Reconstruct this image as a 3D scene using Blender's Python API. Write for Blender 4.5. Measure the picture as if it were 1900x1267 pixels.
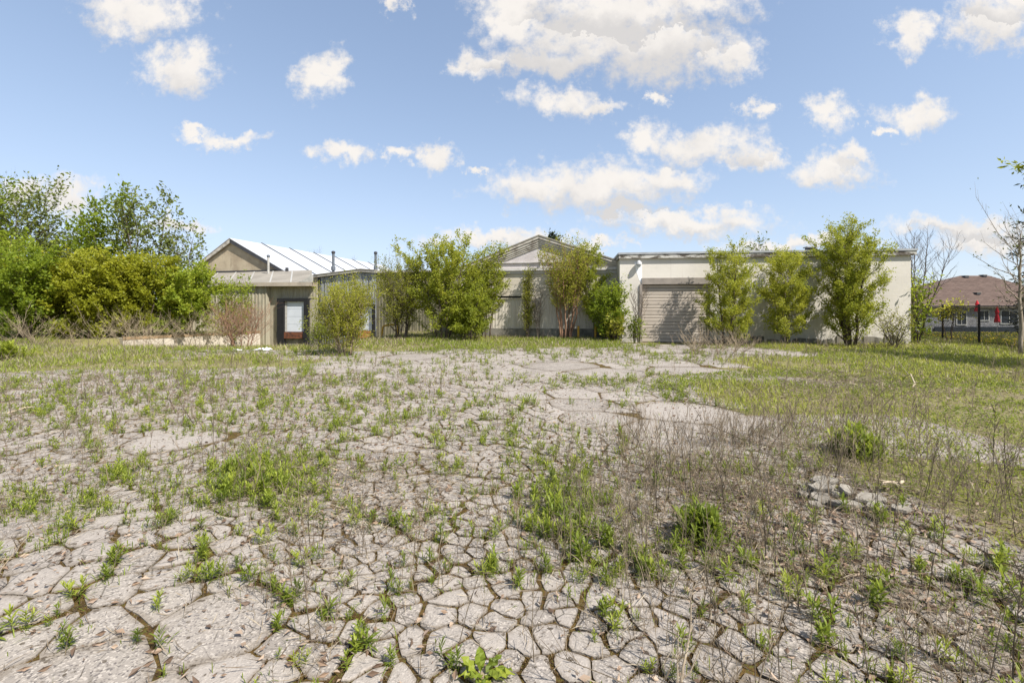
import bpy, math, random
import numpy as np
from mathutils import Vector

# ---------------------------------------------------------------- camera, world, sun, exposure
for o in list(bpy.data.objects):
    bpy.data.objects.remove(o)
scene = bpy.context.scene
COL = scene.collection
R = math.radians
CAM_H, FPX, HY, CX = 1.7, 850.0, 570.0, 950.0      # camera height, focal length and horizon measured on the photograph

cam_data = bpy.data.cameras.new('camera')
cam = bpy.data.objects.new('camera', cam_data)
COL.objects.link(cam)
cam.location = (0, 0, CAM_H)
cam.rotation_euler = (R(90), 0, 0)
cam_data.sensor_width = 36.0
cam_data.lens = FPX / 1900 * 36
cam_data.shift_y = -(633.5 - HY) / 1900
cam_data.clip_start = 0.05
cam_data.clip_end = 3000
scene.camera = cam

SUN_EL = 50.0
SUN_AZ = 131.0                                       # clockwise from +Y (the view direction): from the right, a little behind
scene.view_settings.view_transform = 'Standard'
scene.view_settings.look = 'None'
scene.view_settings.gamma = 1.0
scene.view_settings.use_curve_mapping = False
scene.view_settings.exposure = 1.2
SKY_STRENGTH = 0.145
SUN_STRENGTH = 3.8

sun_data = bpy.data.lights.new('sun', 'SUN')
sun_data.energy = SUN_STRENGTH
sun_data.angle = R(0.53)
sun_data.color = (1.0, 0.955, 0.89)
sun = bpy.data.objects.new('sun', sun_data)
COL.objects.link(sun)
_d = Vector((math.sin(R(SUN_AZ)) * math.cos(R(SUN_EL)), math.cos(R(SUN_AZ)) * math.cos(R(SUN_EL)), math.sin(R(SUN_EL))))
sun.rotation_euler = _d.to_track_quat('Z', 'Y').to_euler()
sun.location = (30, -20, 40)

world = bpy.data.worlds.new('World')
scene.world = world
world.use_nodes = True


def build_world():
    nt = world.node_tree
    nt.nodes.clear()
    N, L = nt.nodes, nt.links

    def node(t, **kw):
        n = N.new(t)
        for k, v in kw.items():
            setattr(n, k, v)
        return n

    def put(sock, v):
        if hasattr(v, 'is_output'):
            L.new(v, sock)
        else:
            sock.default_value = v

    def m(op, a, b=0.0, c=0.0, clamp=False):
        n = node('ShaderNodeMath', operation=op, use_clamp=clamp)
        put(n.inputs[0], a); put(n.inputs[1], b); put(n.inputs[2], c)
        return n.outputs[0]

    def vm(op, a, b=(0, 0, 0)):
        n = node('ShaderNodeVectorMath', operation=op)
        put(n.inputs[0], a); put(n.inputs[1], b)
        return n.outputs['Value'] if op in ('LENGTH', 'DOT_PRODUCT') else n.outputs[0]

    def noise(vec, scale, detail, rough):
        n = node('ShaderNodeTexNoise')
        put(n.inputs['Vector'], vec)
        n.inputs['Scale'].default_value = scale
        n.inputs['Detail'].default_value = detail
        n.inputs['Roughness'].default_value = rough
        return n

    def sstep(v, lo, hi):
        n = node('ShaderNodeMapRange', interpolation_type='SMOOTHSTEP')
        put(n.inputs[0], v)
        n.inputs[1].default_value = lo; n.inputs[2].default_value = hi
        return n.outputs[0]

    out = node('ShaderNodeOutputWorld')
    bg = node('ShaderNodeBackground')
    bg.inputs['Strength'].default_value = SKY_STRENGTH
    L.new(bg.outputs[0], out.inputs[0])
    sky = node('ShaderNodeTexSky', sky_type='NISHITA')
    sky.sun_disc = False
    sky.sun_elevation = R(SUN_EL)
    sky.sun_rotation = R(SUN_AZ)
    sky.altitude = 200
    sky.air_density = 1.0
    sky.dust_density = 0.35
    sky.ozone_density = 1.0
    tc = node('ShaderNodeTexCoord')
    d = tc.outputs['Generated']
    sep = node('ShaderNodeSeparateXYZ'); L.new(d, sep.inputs[0])
    x, y, z = sep.outputs
    fwd = sstep(y, 0.12, 0.3)
    ys = m('MAXIMUM', y, 0.08)
    U = m('DIVIDE', x, ys)
    V = m('DIVIDE', z, ys)
    comb = node('ShaderNodeCombineXYZ'); L.new(U, comb.inputs[0]); L.new(V, comb.inputs[1])
    P = comb.outputs[0]
    # billowing edges
    w1 = noise(P, 5.0, 2.0, 0.5)
    w1v = vm('MULTIPLY', vm('SUBTRACT', w1.outputs['Color'], (0.5, 0.5, 0.5)), (0.17, 0.085, 0.0))
    w2 = noise(P, 15.0, 7.0, 0.66)
    w2v = vm('MULTIPLY', vm('SUBTRACT', w2.outputs['Color'], (0.5, 0.5, 0.5)), (0.17, 0.11, 0.0))
    Q = vm('ADD', vm('ADD', P, w1v), w2v)
    blobs = [  # clouds: centre and half sizes as measured on the photograph
        (1120, 45, 175, 75), (955, 25, 75, 75), (1000, 110, 120, 28), (895, 125, 48, 24), (1235, 85, 125, 62), (1350, 105, 55, 42), (1180, 10, 180, 40),
        (1040, 185, 78, 27), (1120, 195, 40, 14), (1100, 345, 165, 46), (990, 352, 78, 34), (1230, 335, 95, 28), (1270, 412, 150, 24), (1140, 395, 60, 14),
        (1200, 255, 52, 30), (1300, 268, 95, 34), (1395, 290, 50, 22), (1535, 325, 82, 28), (1580, 296, 42, 22), (1545, 218, 42, 28),
        (1690, 210, 54, 30), (1405, 208, 26, 16), (1695, 60, 50, 34), (1835, 45, 70, 46), (1870, 8, 90, 30), (1222, 176, 18, 14),
        (270, 18, 92, 48), (330, 125, 66, 40), (592, 132, 42, 44), (735, 5, 22, 20), (440, 252, 72, 15), (355, 242, 36, 10), (645, 287, 42, 22),
        (795, 295, 34, 24), (735, 297, 24, 15), (25, 345, 56, 30), (120, 364, 62, 34), (930, 443, 130, 16), (1110, 455, 60, 10),
        (1800, 428, 150, 18), (1840, 450, 90, 26), (1480, 455, 140, 13), (330, 412, 60, 14), (1630, 243, 18, 10), (870, 312, 20, 8)]
    field = None
    flat = None
    for (cx, cy, rx, ry) in blobs:
        c = ((cx - CX) / FPX, (HY - cy) / FPX, 0)
        dd = vm('MULTIPLY', vm('SUBTRACT', Q, c), (FPX / (rx * 1.3), FPX / (ry * 1.28), 0))
        ln = vm('LENGTH', dd)
        # 0 far, 1 at the centre
        f = m('SUBTRACT', 1.0, ln)
        field = f if field is None else m('MAXIMUM', field, f)
        s2 = node('ShaderNodeSeparateXYZ'); L.new(dd, s2.inputs[0])
        under = m('MULTIPLY', m('MULTIPLY', s2.outputs[1], -1.0), m('GREATER_THAN', f, -0.05))
        wgt = min(1.0, rx / 150)
        under = m('MULTIPLY', under, wgt)
        flat = under if flat is None else m('MAXIMUM', flat, under)
    fine = noise(P, 34.0, 8.0, 0.62)
    dens = m('ADD', field, m('MULTIPLY', m('SUBTRACT', fine.outputs['Fac'], 0.5), 1.5))
    mask_f = m('MULTIPLY', sstep(dens, -0.10, 0.72), fwd)
    # the rest of the sky carries the same kind of scattered clouds
    zs = m('ADD', m('MAXIMUM', z, 0.0), 0.12)
    pl = node('ShaderNodeCombineXYZ'); L.new(m('DIVIDE', x, zs), pl.inputs[0]); L.new(m('DIVIDE', y, zs), pl.inputs[1])
    g = noise(pl.outputs[0], 0.9, 7.0, 0.58)
    mask_g = m('MULTIPLY', sstep(g.outputs['Fac'], 0.52, 0.64), sstep(z, 0.0, 0.1))
    inview = m('MULTIPLY', sstep(m('ABSOLUTE', U), 1.5, 1.2), sstep(V, 0.95, 0.72))
    inview = m('MULTIPLY', inview, fwd)
    mask = m('ADD', m('MULTIPLY', mask_g, m('SUBTRACT', 1.0, inview)), m('MULTIPLY', mask_f, inview), clamp=True)
    # colours, in sky units
    shade = noise(P, 9.0, 4.0, 0.55)
    sh = m('ADD', m('MULTIPLY', flat, 0.75), m('MULTIPLY', m('SUBTRACT', shade.outputs['Fac'], 0.5), 1.3))
    ramp = node('ShaderNodeMix', data_type='RGBA')
    L.new(sstep(sh, -0.1, 0.6), ramp.inputs['Factor'])
    ramp.inputs['A'].default_value = (2.95, 2.8, 2.63, 1)
    ramp.inputs['B'].default_value = (2.2, 2.12, 2.06, 1)
    # sky colour graded a little, as the photograph's
    hs = node('ShaderNodeHueSaturation')
    hs.inputs['Saturation'].default_value = 0.92
    hs.inputs['Value'].default_value = 1.0
    L.new(sky.outputs[0], hs.inputs['Color'])
    soft = vm('DIVIDE', hs.outputs[0], vm('ADD', vm('MULTIPLY', hs.outputs[0], (0.26, 0.22, 0.165)), (1, 1, 1)))
    mix = node('ShaderNodeMix', data_type='RGBA')
    L.new(m('MULTIPLY', mask, 0.96), mix.inputs['Factor'])
    L.new(soft, mix.inputs['A'])
    L.new(ramp.outputs['Result'], mix.inputs['B'])
    L.new(mix.outputs['Result'], bg.inputs['Color'])


build_world()

# ---------------------------------------------------------------- helpers
def at(px, py, Y):
    """photo pixel at depth Y -> world point"""
    return np.array([(px - CX) / FPX * Y, Y, CAM_H + (HY - py) / FPX * Y])


def hash2(ix, iy, seed):
    h = (ix.astype(np.int64) * 374761393 + iy.astype(np.int64) * 668265263 + seed * 1274126177) & 0x7fffffff
    h = ((h ^ (h >> 13)) * 1274126177) & 0x7fffffff
    h = ((h ^ (h >> 16)) * 668265263) & 0x7fffffff
    return (h & 0xffff) / 65535.0


def vnoise(x, y, s=1.0, seed=0):
    x = np.asarray(x, float) * s
    y = np.asarray(y, float) * s
    ix, iy = np.floor(x), np.floor(y)
    fx, fy = x - ix, y - iy
    fx, fy = fx * fx * (3 - 2 * fx), fy * fy * (3 - 2 * fy)
    a, b = hash2(ix, iy, seed), hash2(ix + 1, iy, seed)
    c, d = hash2(ix, iy + 1, seed), hash2(ix + 1, iy + 1, seed)
    return (a * (1 - fx) + b * fx) * (1 - fy) + (c * (1 - fx) + d * fx) * fy


def smooth(v, lo, hi):
    t = np.clip((np.asarray(v, float) - lo) / (hi - lo), 0, 1)
    return t * t * (3 - 2 * t)


def ground_z(x, y):
    """height of the ground: gentle swells, the truck ramp down to the docks, the lawn falling away on the right"""
    x = np.asarray(x, float); y = np.asarray(y, float)
    near = np.exp(-((y - 2) / 40.0) ** 2)
    h = (vnoise(x, y, 0.35, 3) - 0.5) * 0.07 * near + (vnoise(x, y, 1.1, 5) - 0.5) * 0.018 * near
    ramp = -1.06 * np.clip((y - 18.0) / 14.0, 0, 1.03)
    left = np.minimum(-20.7 + (y - 24.9) * 0.577, -17.6) - 0.42
    inside = smooth(x, left - 0.05, left + 0.05) * (y > 24.0) + smooth(x, left - 3.5, left + 1.5) * (y <= 24.0)
    inside = inside * (1 - smooth(x, -9.5, -6.5))
    h = h + ramp * inside
    h = h - 1.0 * smooth(y, 24, 46) * smooth(x, 19, 24)
    return h


def gz(x, y):
    return float(ground_z(np.array([x]), np.array([y]))[0])


def make_mesh(name, V, loops, starts, tint=None, smooth_=False):
    me = bpy.data.meshes.new(name)
    V = np.asarray(V, np.float32)
    me.vertices.add(len(V))
    me.vertices.foreach_set('co', V.ravel())
    me.loops.add(len(loops))
    me.loops.foreach_set('vertex_index', np.asarray(loops, np.int32))
    me.polygons.add(len(starts))
    me.polygons.foreach_set('loop_start', np.asarray(starts, np.int32))
    me.polygons.foreach_set('use_smooth', np.full(len(starts), smooth_))
    if tint is not None:
        a = me.attributes.new('tint', 'FLOAT', 'POINT')
        a.data.foreach_set('value', np.asarray(tint, np.float32))
    me.update(calc_edges=True)
    return me


class MB:
    """collects polygons for one mesh"""
    def __init__(self):
        self.V, self.L, self.S, self.T = [], [], [], []
        self.n = 0; self.nl = 0
        self.smooth = False

    def add(self, V, F, tint=0.5):
        V = np.asarray(V, float).reshape(-1, 3)
        self.V.append(V)
        self.T.append(np.broadcast_to(np.asarray(tint, float), (len(V),)))
        for f in F:
            self.S.append(np.array([self.nl]))
            self.L.append(np.asarray(f) + self.n)
            self.nl += len(f)
        self.n += len(V)

    def add_uniform(self, V, F, tint):
        """F: (m,k) array"""
        V = np.asarray(V, float).reshape(-1, 3)
        F = np.asarray(F)
        m_, k = F.shape
        self.V.append(V)
        self.T.append(np.broadcast_to(np.asarray(tint, float), (len(V),)))
        self.S.append(self.nl + np.arange(m_) * k)
        self.L.append((F + self.n).ravel())
        self.nl += m_ * k
        self.n += len(V)

    def mesh(self, name):
        return make_mesh(name, np.concatenate(self.V), np.concatenate(self.L), np.concatenate(self.S), np.concatenate(self.T), self.smooth)

    # shapes
    def box(self, lo, hi, tint=0.5):
        x0, y0, z0 = lo; x1, y1, z1 = hi
        V = [(x0, y0, z0), (x1, y0, z0), (x1, y1, z0), (x0, y1, z0), (x0, y0, z1), (x1, y0, z1), (x1, y1, z1), (x0, y1, z1)]
        self.add(V, [(0, 3, 2, 1), (4, 5, 6, 7), (0, 1, 5, 4), (1, 2, 6, 5), (2, 3, 7, 6), (3, 0, 4, 7)], tint)

    def slab(self, pts, vec, tint=0.5):
        """planar polygon pushed along vec"""
        p = np.asarray(pts, float); n = len(p)
        V = np.concatenate([p, p + np.asarray(vec, float)])
        F = [tuple(range(n))[::-1], tuple(range(n, 2 * n))]
        for i in range(n):
            j = (i + 1) % n
            F.append((i, j, n + j, n + i))
        self.add(V, F, tint)

    def tube(self, pts, rad, sides=5, tint=0.5, cap=True):
        p = np.asarray(pts, float); n = len(p)
        r = np.broadcast_to(np.asarray(rad, float), (n,))
        t = np.gradient(p, axis=0)
        t /= np.linalg.norm(t, axis=1)[:, None] + 1e-9
        ref = np.array([0.31, 0.95, 0.05]) if abs(t[:, 2]).mean() > 0.6 else np.array([0.05, 0.1, 1.0])
        a = np.cross(t, ref); a /= np.linalg.norm(a, axis=1)[:, None] + 1e-9
        b = np.cross(t, a)
        ang = np.arange(sides) * 2 * math.pi / sides
        V = p[:, None, :] + r[:, None, None] * (a[:, None, :] * np.cos(ang)[None, :, None] + b[:, None, :] * np.sin(ang)[None, :, None])
        i = np.arange(n - 1)[:, None] * sides; k = np.arange(sides)[None, :]
        k2 = (k + 1) % sides
        F = np.stack([i + k, i + k2, i + sides + k2, i + sides + k], -1).reshape(-1, 4)
        self.add_uniform(V.reshape(-1, 3), F, tint)
        if cap:
            base = self.n - n * sides
            self.S.append(np.array([self.nl])); self.L.append(base + np.arange(sides)[::-1]); self.nl += sides
            self.S.append(np.array([self.nl])); self.L.append(base + (n - 1) * sides + np.arange(sides)); self.nl += sides

    def lathe(self, profile, centre, sides=12, tint=0.5):
        """profile: list of (radius, z)"""
        c = np.asarray(centre, float)
        ang = np.arange(sides) * 2 * math.pi / sides
        V = []
        for (r, z) in profile:
            V.append(np.stack([c[0] + r * np.cos(ang), c[1] + r * np.sin(ang), np.full(sides, c[2] + z)], 1))
        n = len(profile)
        i = np.arange(n - 1)[:, None] * sides; k = np.arange(sides)[None, :]; k2 = (k + 1) % sides
        F = np.stack([i + k, i + k2, i + sides + k2, i + sides + k], -1).reshape(-1, 4)
        self.add_uniform(np.concatenate(V), F, tint)


def obj(name, mb, mat, parent=None, label=None, cat=None, group=None, kind=None, loc=None):
    me = mb if isinstance(mb, bpy.types.Mesh) else mb.mesh(name)
    if mat is not None and not me.materials:
        me.materials.append(mat)
    o = bpy.data.objects.new(name, me)
    COL.objects.link(o)
    if parent is not None:
        o.parent = parent
    if loc is not None:
        o.location = loc
    tag(o, label, cat, group, kind)
    return o


def tag(o, label=None, cat=None, group=None, kind=None):
    if label: o['label'] = label
    if cat: o['category'] = cat
    if group: o['group'] = group
    if kind: o['kind'] = kind
    return o


def thing(name, label, cat, loc=(0, 0, 0), group=None, rz=0):
    o = bpy.data.objects.new(name, None)
    COL.objects.link(o)
    o.empty_display_size = 0.2
    o.location = loc
    o.rotation_euler = (0, 0, rz)
    return tag(o, label, cat, group)


# ---------------------------------------------------------------- materials
class Mat:
    def __init__(self, name, rough=0.8, spec=0.3):
        self.m = bpy.data.materials.new(name)
        self.m.use_nodes = True
        self.nt = self.m.node_tree
        self.N, self.L = self.nt.nodes, self.nt.links
        self.b = self.N['Principled BSDF']
        self.b.inputs['Roughness'].default_value = rough
        self.b.inputs['Specular IOR Level'].default_value = spec
        self._pos = None

    def node(self, t, **kw):
        n = self.N.new(t)
        for k, v in kw.items():
            setattr(n, k, v)
        return n

    def put(self, s, v):
        if hasattr(v, 'is_output'):
            self.L.new(v, s)
        else:
            s.default_value = (*v, 1) if isinstance(v, tuple) and len(v) == 3 and s.type == 'RGBA' else v

    def pos(self):
        if self._pos is None:
            self._pos = self.node('ShaderNodeNewGeometry').outputs['Position']
        return self._pos

    def scaled(self, sx, sy, sz):
        n = self.node('ShaderNodeVectorMath', operation='MULTIPLY')
        self.L.new(self.pos(), n.inputs[0]); n.inputs[1].default_value = (sx, sy, sz)
        return n.outputs[0]

    def noise(self, scale, detail=4, rough=0.55, vec=None):
        n = self.node('ShaderNodeTexNoise')
        self.L.new(vec if vec is not None else self.pos(), n.inputs['Vector'])
        n.inputs['Scale'].default_value = scale; n.inputs['Detail'].default_value = detail; n.inputs['Roughness'].default_value = rough
        return n.outputs['Fac']

    def voro(self, scale, vec=None, out='Color', feature='F1'):
        n = self.node('ShaderNodeTexVoronoi', feature=feature)
        self.L.new(vec if vec is not None else self.pos(), n.inputs['Vector'])
        n.inputs['Scale'].default_value = scale
        return n.outputs[out]

    def step(self, v, lo, hi):
        n = self.node('ShaderNodeMapRange', interpolation_type='SMOOTHSTEP')
        self.put(n.inputs[0], v); n.inputs[1].default_value = lo; n.inputs[2].default_value = hi
        return n.outputs[0]

    def math(self, op, a, b=0.0, clamp=False):
        n = self.node('ShaderNodeMath', operation=op, use_clamp=clamp)
        self.put(n.inputs[0], a); self.put(n.inputs[1], b)
        return n.outputs[0]

    def mix(self, f, a, b, blend='MIX'):
        n = self.node('ShaderNodeMix', data_type='RGBA', blend_type=blend)
        self.put(n.inputs['Factor'], f); self.put(n.inputs['A'], a); self.put(n.inputs['B'], b)
        return n.outputs['Result']

    def attr(self, name='tint'):
        return self.node('ShaderNodeAttribute', attribute_name=name).outputs['Fac']

    def rand(self):
        return self.node('ShaderNodeObjectInfo').outputs['Random']

    def color(self, c):
        self.put(self.b.inputs['Base Color'], c)
        return self

    def bump(self, h, strength=0.5, dist=0.01):
        n = self.node('ShaderNodeBump')
        n.inputs['Strength'].default_value = strength; n.inputs['Distance'].default_value = dist
        self.put(n.inputs['Height'], h)
        self.L.new(n.outputs[0], self.b.inputs['Normal'])
        return self


def mat_flat(name, c, rough=0.7, dirt=0.25, scale=3.0, metal=0.0):
    k = Mat(name, rough)
    n = k.noise(scale, 5, 0.6)
    k.color(k.mix(k.step(n, 0.35, 0.75), tuple(c), tuple(v * (1 - dirt) for v in c)))
    k.b.inputs['Metallic'].default_value = metal
    return k.m


def mat_leaf(name, dark, mid, bright, trans=0.4, shift=0.3):
    """leaf colour runs from dark to bright by the leaf's own tint"""
    k = Mat(name, 0.55, 0.35)
    t = k.attr('tint')
    t = k.math('ADD', t, k.math('MULTIPLY', k.math('SUBTRACT', k.rand(), 0.5), shift), clamp=True)
    c = k.mix(k.step(t, 0.0, 0.5), dark, mid)
    c = k.mix(k.step(t, 0.5, 1.0), c, bright)
    k.color(c)
    tr = k.node('ShaderNodeBsdfTranslucent')
    k.L.new(k.mix(0.5, c, bright), tr.inputs['Color'])
    mx = k.node('ShaderNodeMixShader'); mx.inputs[0].default_value = trans
    k.L.new(k.b.outputs[0], mx.inputs[1]); k.L.new(tr.outputs[0], mx.inputs[2])
    k.L.new(mx.outputs[0], k.N['Material Output'].inputs[0])
    return k.m


M = {}


def build_materials():
    # weathered asphalt: pale binder with exposed aggregate
    k = Mat('weathered_asphalt', 0.9, 0.25)
    big = k.noise(0.55, 4, 0.6)
    base = k.mix(k.step(big, 0.35, 0.68), (0.265, 0.235, 0.203), (0.195, 0.17, 0.147))
    ag = k.voro(105.0)
    sep = k.node('ShaderNodeSeparateColor'); k.L.new(ag, sep.inputs[0])
    base = k.mix(k.step(sep.outputs[0], 0.70, 0.86), base, (0.37, 0.33, 0.285))
    base = k.mix(k.step(sep.outputs[1], 0.80, 0.93), base, (0.125, 0.11, 0.10))
    spots = k.noise(5.5, 6, 0.7)
    base = k.mix(k.math('MULTIPLY', k.step(spots, 0.56, 0.72), 0.62), base, (0.13, 0.115, 0.10))
    tt = k.attr('tint')
    kk = k.math('FLOOR', k.math('DIVIDE', k.math('ADD', tt, 0.01), 10.0))
    edge = k.math('SUBTRACT', tt, k.math('MULTIPLY', kk, 10.0))
    rnd = k.math('MULTIPLY', kk, 0.1)
    base = k.mix(k.math('MULTIPLY', rnd, 0.7), base, (0.32, 0.285, 0.25))
    dn = k.noise(13, 5, 0.7)
    px_ = k.node('ShaderNodeSeparateXYZ'); k.L.new(k.pos(), px_.inputs[0])
    silt = k.math('ADD', k.noise(1.5, 7, 0.68), k.math('MULTIPLY', k.math('MULTIPLY', k.step(px_.outputs[0], 0.2, 1.8), k.math('SUBTRACT', 1.0, k.step(px_.outputs[1], 4.5, 6.5))), 0.16))
    base = k.mix(k.math('MULTIPLY', k.step(silt, 0.60, 0.74), 0.55), base, (0.135, 0.105, 0.075))
    dirt = k.step(k.math('ADD', edge, k.math('MULTIPLY', k.math('SUBTRACT', dn, 0.5), 0.75)), 0.74, 1.06)
    base = k.mix(k.math('MULTIPLY', dirt, 0.5), base, (0.125, 0.097, 0.065))
    crumbs = k.voro(48.0)
    cs = k.node('ShaderNodeSeparateColor'); k.L.new(crumbs, cs.inputs[0])
    base = k.mix(k.math('MULTIPLY', k.step(cs.outputs[0], 0.93, 0.96), k.step(dn, 0.4, 0.6)), base, (0.085, 0.068, 0.05))
    hair = k.voro(7.0, out='Distance', feature='DISTANCE_TO_EDGE')
    hn = k.noise(2.2, 2, 0.5)
    hair = k.math('MULTIPLY', k.math('SUBTRACT', 1.0, k.step(hair, 0.0, 0.035)), k.step(hn, 0.5, 0.62))
    base = k.mix(k.math('MULTIPLY', hair, 0.75), base, (0.07, 0.06, 0.045))
    k.color(base)
    h = k.math('ADD', k.math('MULTIPLY', k.voro(105.0, out='Distance'), 0.6), k.math('MULTIPLY', k.noise(20, 5, 0.6), 0.8))
    k.bump(k.math('SUBTRACT', h, k.math('MULTIPLY', hair, 1.2)), 0.55, 0.006)
    M['asphalt'] = k.m

    # earth: moss and crumbs in the cracks, thatch and soil under the grass
    k = Mat('earth_and_moss', 0.95, 0.15)
    n1 = k.noise(1.3, 5, 0.6); n2 = k.noise(16, 5, 0.65); n3 = k.noise(70, 4, 0.7)
    moss = k.mix(k.step(n2, 0.38, 0.62), (0.058, 0.034, 0.014), (0.115, 0.070, 0.022))
    moss = k.mix(k.step(n3, 0.5, 0.7), moss, (0.10, 0.11, 0.022))
    soil = k.mix(k.step(n1, 0.38, 0.62), (0.225, 0.18, 0.12), (0.165, 0.15, 0.055))
    soil = k.mix(k.step(n2, 0.46, 0.62), soil, (0.165, 0.175, 0.03))
    soil = k.mix(k.math('MULTIPLY', k.step(n3, 0.52, 0.68), 0.8), soil, (0.27, 0.225, 0.155))
    c = k.mix(k.attr('tint'), moss, soil)
    k.color(c)
    k.bump(k.math('ADD', n2, k.math('MULTIPLY', n3, 0.7)), 0.9, 0.025)
    M['earth'] = k.m

    k = Mat('painted_block', 0.75, 0.25)     # cream paint on block, stains where the rain runs
    n1 = k.noise(0.5, 5, 0.6); n2 = k.noise(6, 5, 0.65)
    st = k.noise(1.0, 5, 0.6, k.scaled(5, 5, 0.35))
    c = k.mix(k.step(n1, 0.35, 0.7), (0.60, 0.56, 0.495), (0.52, 0.485, 0.425))
    c = k.mix(k.math('MULTIPLY', k.step(st, 0.56, 0.75), 0.38), c, (0.36, 0.32, 0.27))
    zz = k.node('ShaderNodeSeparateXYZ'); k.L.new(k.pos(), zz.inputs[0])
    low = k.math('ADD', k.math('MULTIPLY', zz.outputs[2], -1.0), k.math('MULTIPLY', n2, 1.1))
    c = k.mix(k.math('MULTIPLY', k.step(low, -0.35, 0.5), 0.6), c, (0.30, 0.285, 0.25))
    brick = k.node('ShaderNodeTexBrick')
    cmb = k.node('ShaderNodeCombineXYZ'); k.L.new(zz.outputs[0], cmb.inputs[0]); k.L.new(zz.outputs[2], cmb.inputs[1])
    k.L.new(cmb.outputs[0], brick.inputs['Vector'])
    brick.inputs['Scale'].default_value = 1.0
    brick.inputs['Brick Width'].default_value = 0.4; brick.inputs['Row Height'].default_value = 0.2
    brick.inputs['Mortar Size'].default_value = 0.008
    c = k.mix(k.math('MULTIPLY', brick.outputs['Fac'], 0.06), c, (0.34, 0.31, 0.27))
    k.color(c)
    k.bump(k.math('SUBTRACT', n2, k.math('MULTIPLY', brick.outputs['Fac'], 0.25)), 0.3, 0.015)
    M['block'] = k.m

    k = Mat('flaking_fascia', 0.85)
    n = k.noise(1.0, 6, 0.7, k.scaled(2.2, 2.2, 7.0))
    c = k.mix(k.step(n, 0.44, 0.56), (0.46, 0.44, 0.40), (0.085, 0.07, 0.055))
    k.color(c); k.bump(n, 0.5, 0.02)
    M['fascia'] = k.m
    M['flashing'] = mat_flat('grey_flashing', (0.36, 0.37, 0.38), 0.5, 0.3, 2.0)
    M['door_slat'] = mat_flat('beige_door_paint', (0.40, 0.345, 0.285), 0.55, 0.14, 1.3)
    M['door_header'] = mat_flat('taupe_header', (0.27, 0.235, 0.20), 0.7, 0.25, 3)
    M['dark'] = mat_flat('dark_opening', (0.02, 0.019, 0.018), 0.9, 0.2)
    M['rubber'] = mat_flat('black_rubber', (0.012, 0.012, 0.013), 0.8, 0.3)
    M['white_panel'] = mat_flat('white_door_panel', (0.52, 0.55, 0.59), 0.5, 0.16, 0.9)
    M['lamp_metal'] = mat_flat('lamp_metal', (0.5, 0.5, 0.5), 0.4, 0.2)
    M['white_streak'] = mat_flat('white_paint_patch', (0.80, 0.80, 0.80), 0.7, 0.1)
    M['dark_metal'] = mat_flat('dark_metal', (0.05, 0.05, 0.055), 0.5, 0.2)
    M['pipe'] = mat_flat('galvanised_pipe', (0.12, 0.135, 0.155), 0.5, 0.35, 5)
    M['pale_pipe'] = mat_flat('pale_pipe', (0.40, 0.385, 0.35), 0.5, 0.35, 5)
    M['fence_black'] = mat_flat('black_fence_vinyl', (0.012, 0.011, 0.011), 0.45, 0.1)
    M['red_cloth'] = mat_flat('red_cloth', (0.50, 0.018, 0.03), 0.8, 0.2)
    M['window_glass'] = mat_flat('dark_window_glass', (0.05, 0.062, 0.08), 0.1, 0.2)
    M['white_trim'] = mat_flat('white_trim', (0.66, 0.66, 0.64), 0.6, 0.1)
    M['tan_board'] = mat_flat('tan_board', (0.42, 0.36, 0.26), 0.8, 0.3, 3)
    M['gutter'] = mat_flat('taupe_gutter', (0.36, 0.31, 0.245), 0.65, 0.25, 2)
    M['litter_white'] = mat_flat('white_plastic', (0.78, 0.78, 0.78), 0.5, 0.1)
    M['bark'] = None

    k = Mat('yellow_safety_paint', 0.6)
    n = k.noise(9, 5, 0.65)
    k.color(k.mix(k.step(n, 0.52, 0.68), (0.52, 0.30, 0.03), (0.17, 0.075, 0.03)))
    M['yellow'] = k.m
    k = Mat('rusty_steel', 0.85)
    n = k.noise(5, 6, 0.65)
    k.color(k.mix(k.step(n, 0.4, 0.65), (0.135, 0.05, 0.025), (0.045, 0.022, 0.015))); k.bump(n, 0.4)
    M['rust'] = k.m
    k = Mat('orange_rust', 0.8)
    n = k.noise(6, 6, 0.65)
    k.color(k.mix(k.step(n, 0.45, 0.68), (0.34, 0.165, 0.045), (0.15, 0.065, 0.03)))
    M['orange'] = k.m
    M['edge_rust'] = mat_flat('faded_rust_edge', (0.30, 0.205, 0.115), 0.9, 0.5, 2.5)

    def sheet(name, a, b, c2, sx=6.0, sz=0.5, w=0.5):
        k = Mat(name, 0.6, 0.3)
        st = k.noise(1.0, 6, 0.65, k.scaled(sx, sx, sz)); n = k.noise(2.2, 5, 0.6)
        c = k.mix(k.step(st, 0.42, 0.62), a, b)
        c = k.mix(k.math('MULTIPLY', k.step(n, 0.5, 0.7), w), c, c2)
        v = k.math('MULTIPLY', k.rand(), 0.22)
        k.color(k.mix(v, c, c2))
        return k.m
    M['ribbed'] = sheet('beige_ribbed_sheet', (0.35, 0.32, 0.24), (0.29, 0.26, 0.19), (0.19, 0.16, 0.115))
    M['grey_sheet'] = sheet('streaked_grey_sheet', (0.30, 0.32, 0.345), (0.10, 0.105, 0.12), (0.17, 0.165, 0.15), 3.5, 0.35, 0.7)
    M['olive_wall'] = sheet('olive_brown_wall', (0.20, 0.18, 0.115), (0.14, 0.125, 0.085), (0.09, 0.08, 0.055))
    M['cream_sheet'] = sheet('cream_wall_sheet', (0.52, 0.475, 0.40), (0.46, 0.415, 0.345), (0.33, 0.29, 0.235), 5, 0.4, 0.35)
    M['siding'] = sheet('cream_siding', (0.50, 0.455, 0.375), (0.44, 0.395, 0.32), (0.30, 0.265, 0.21), 1.5, 2.0, 0.35)
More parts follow.
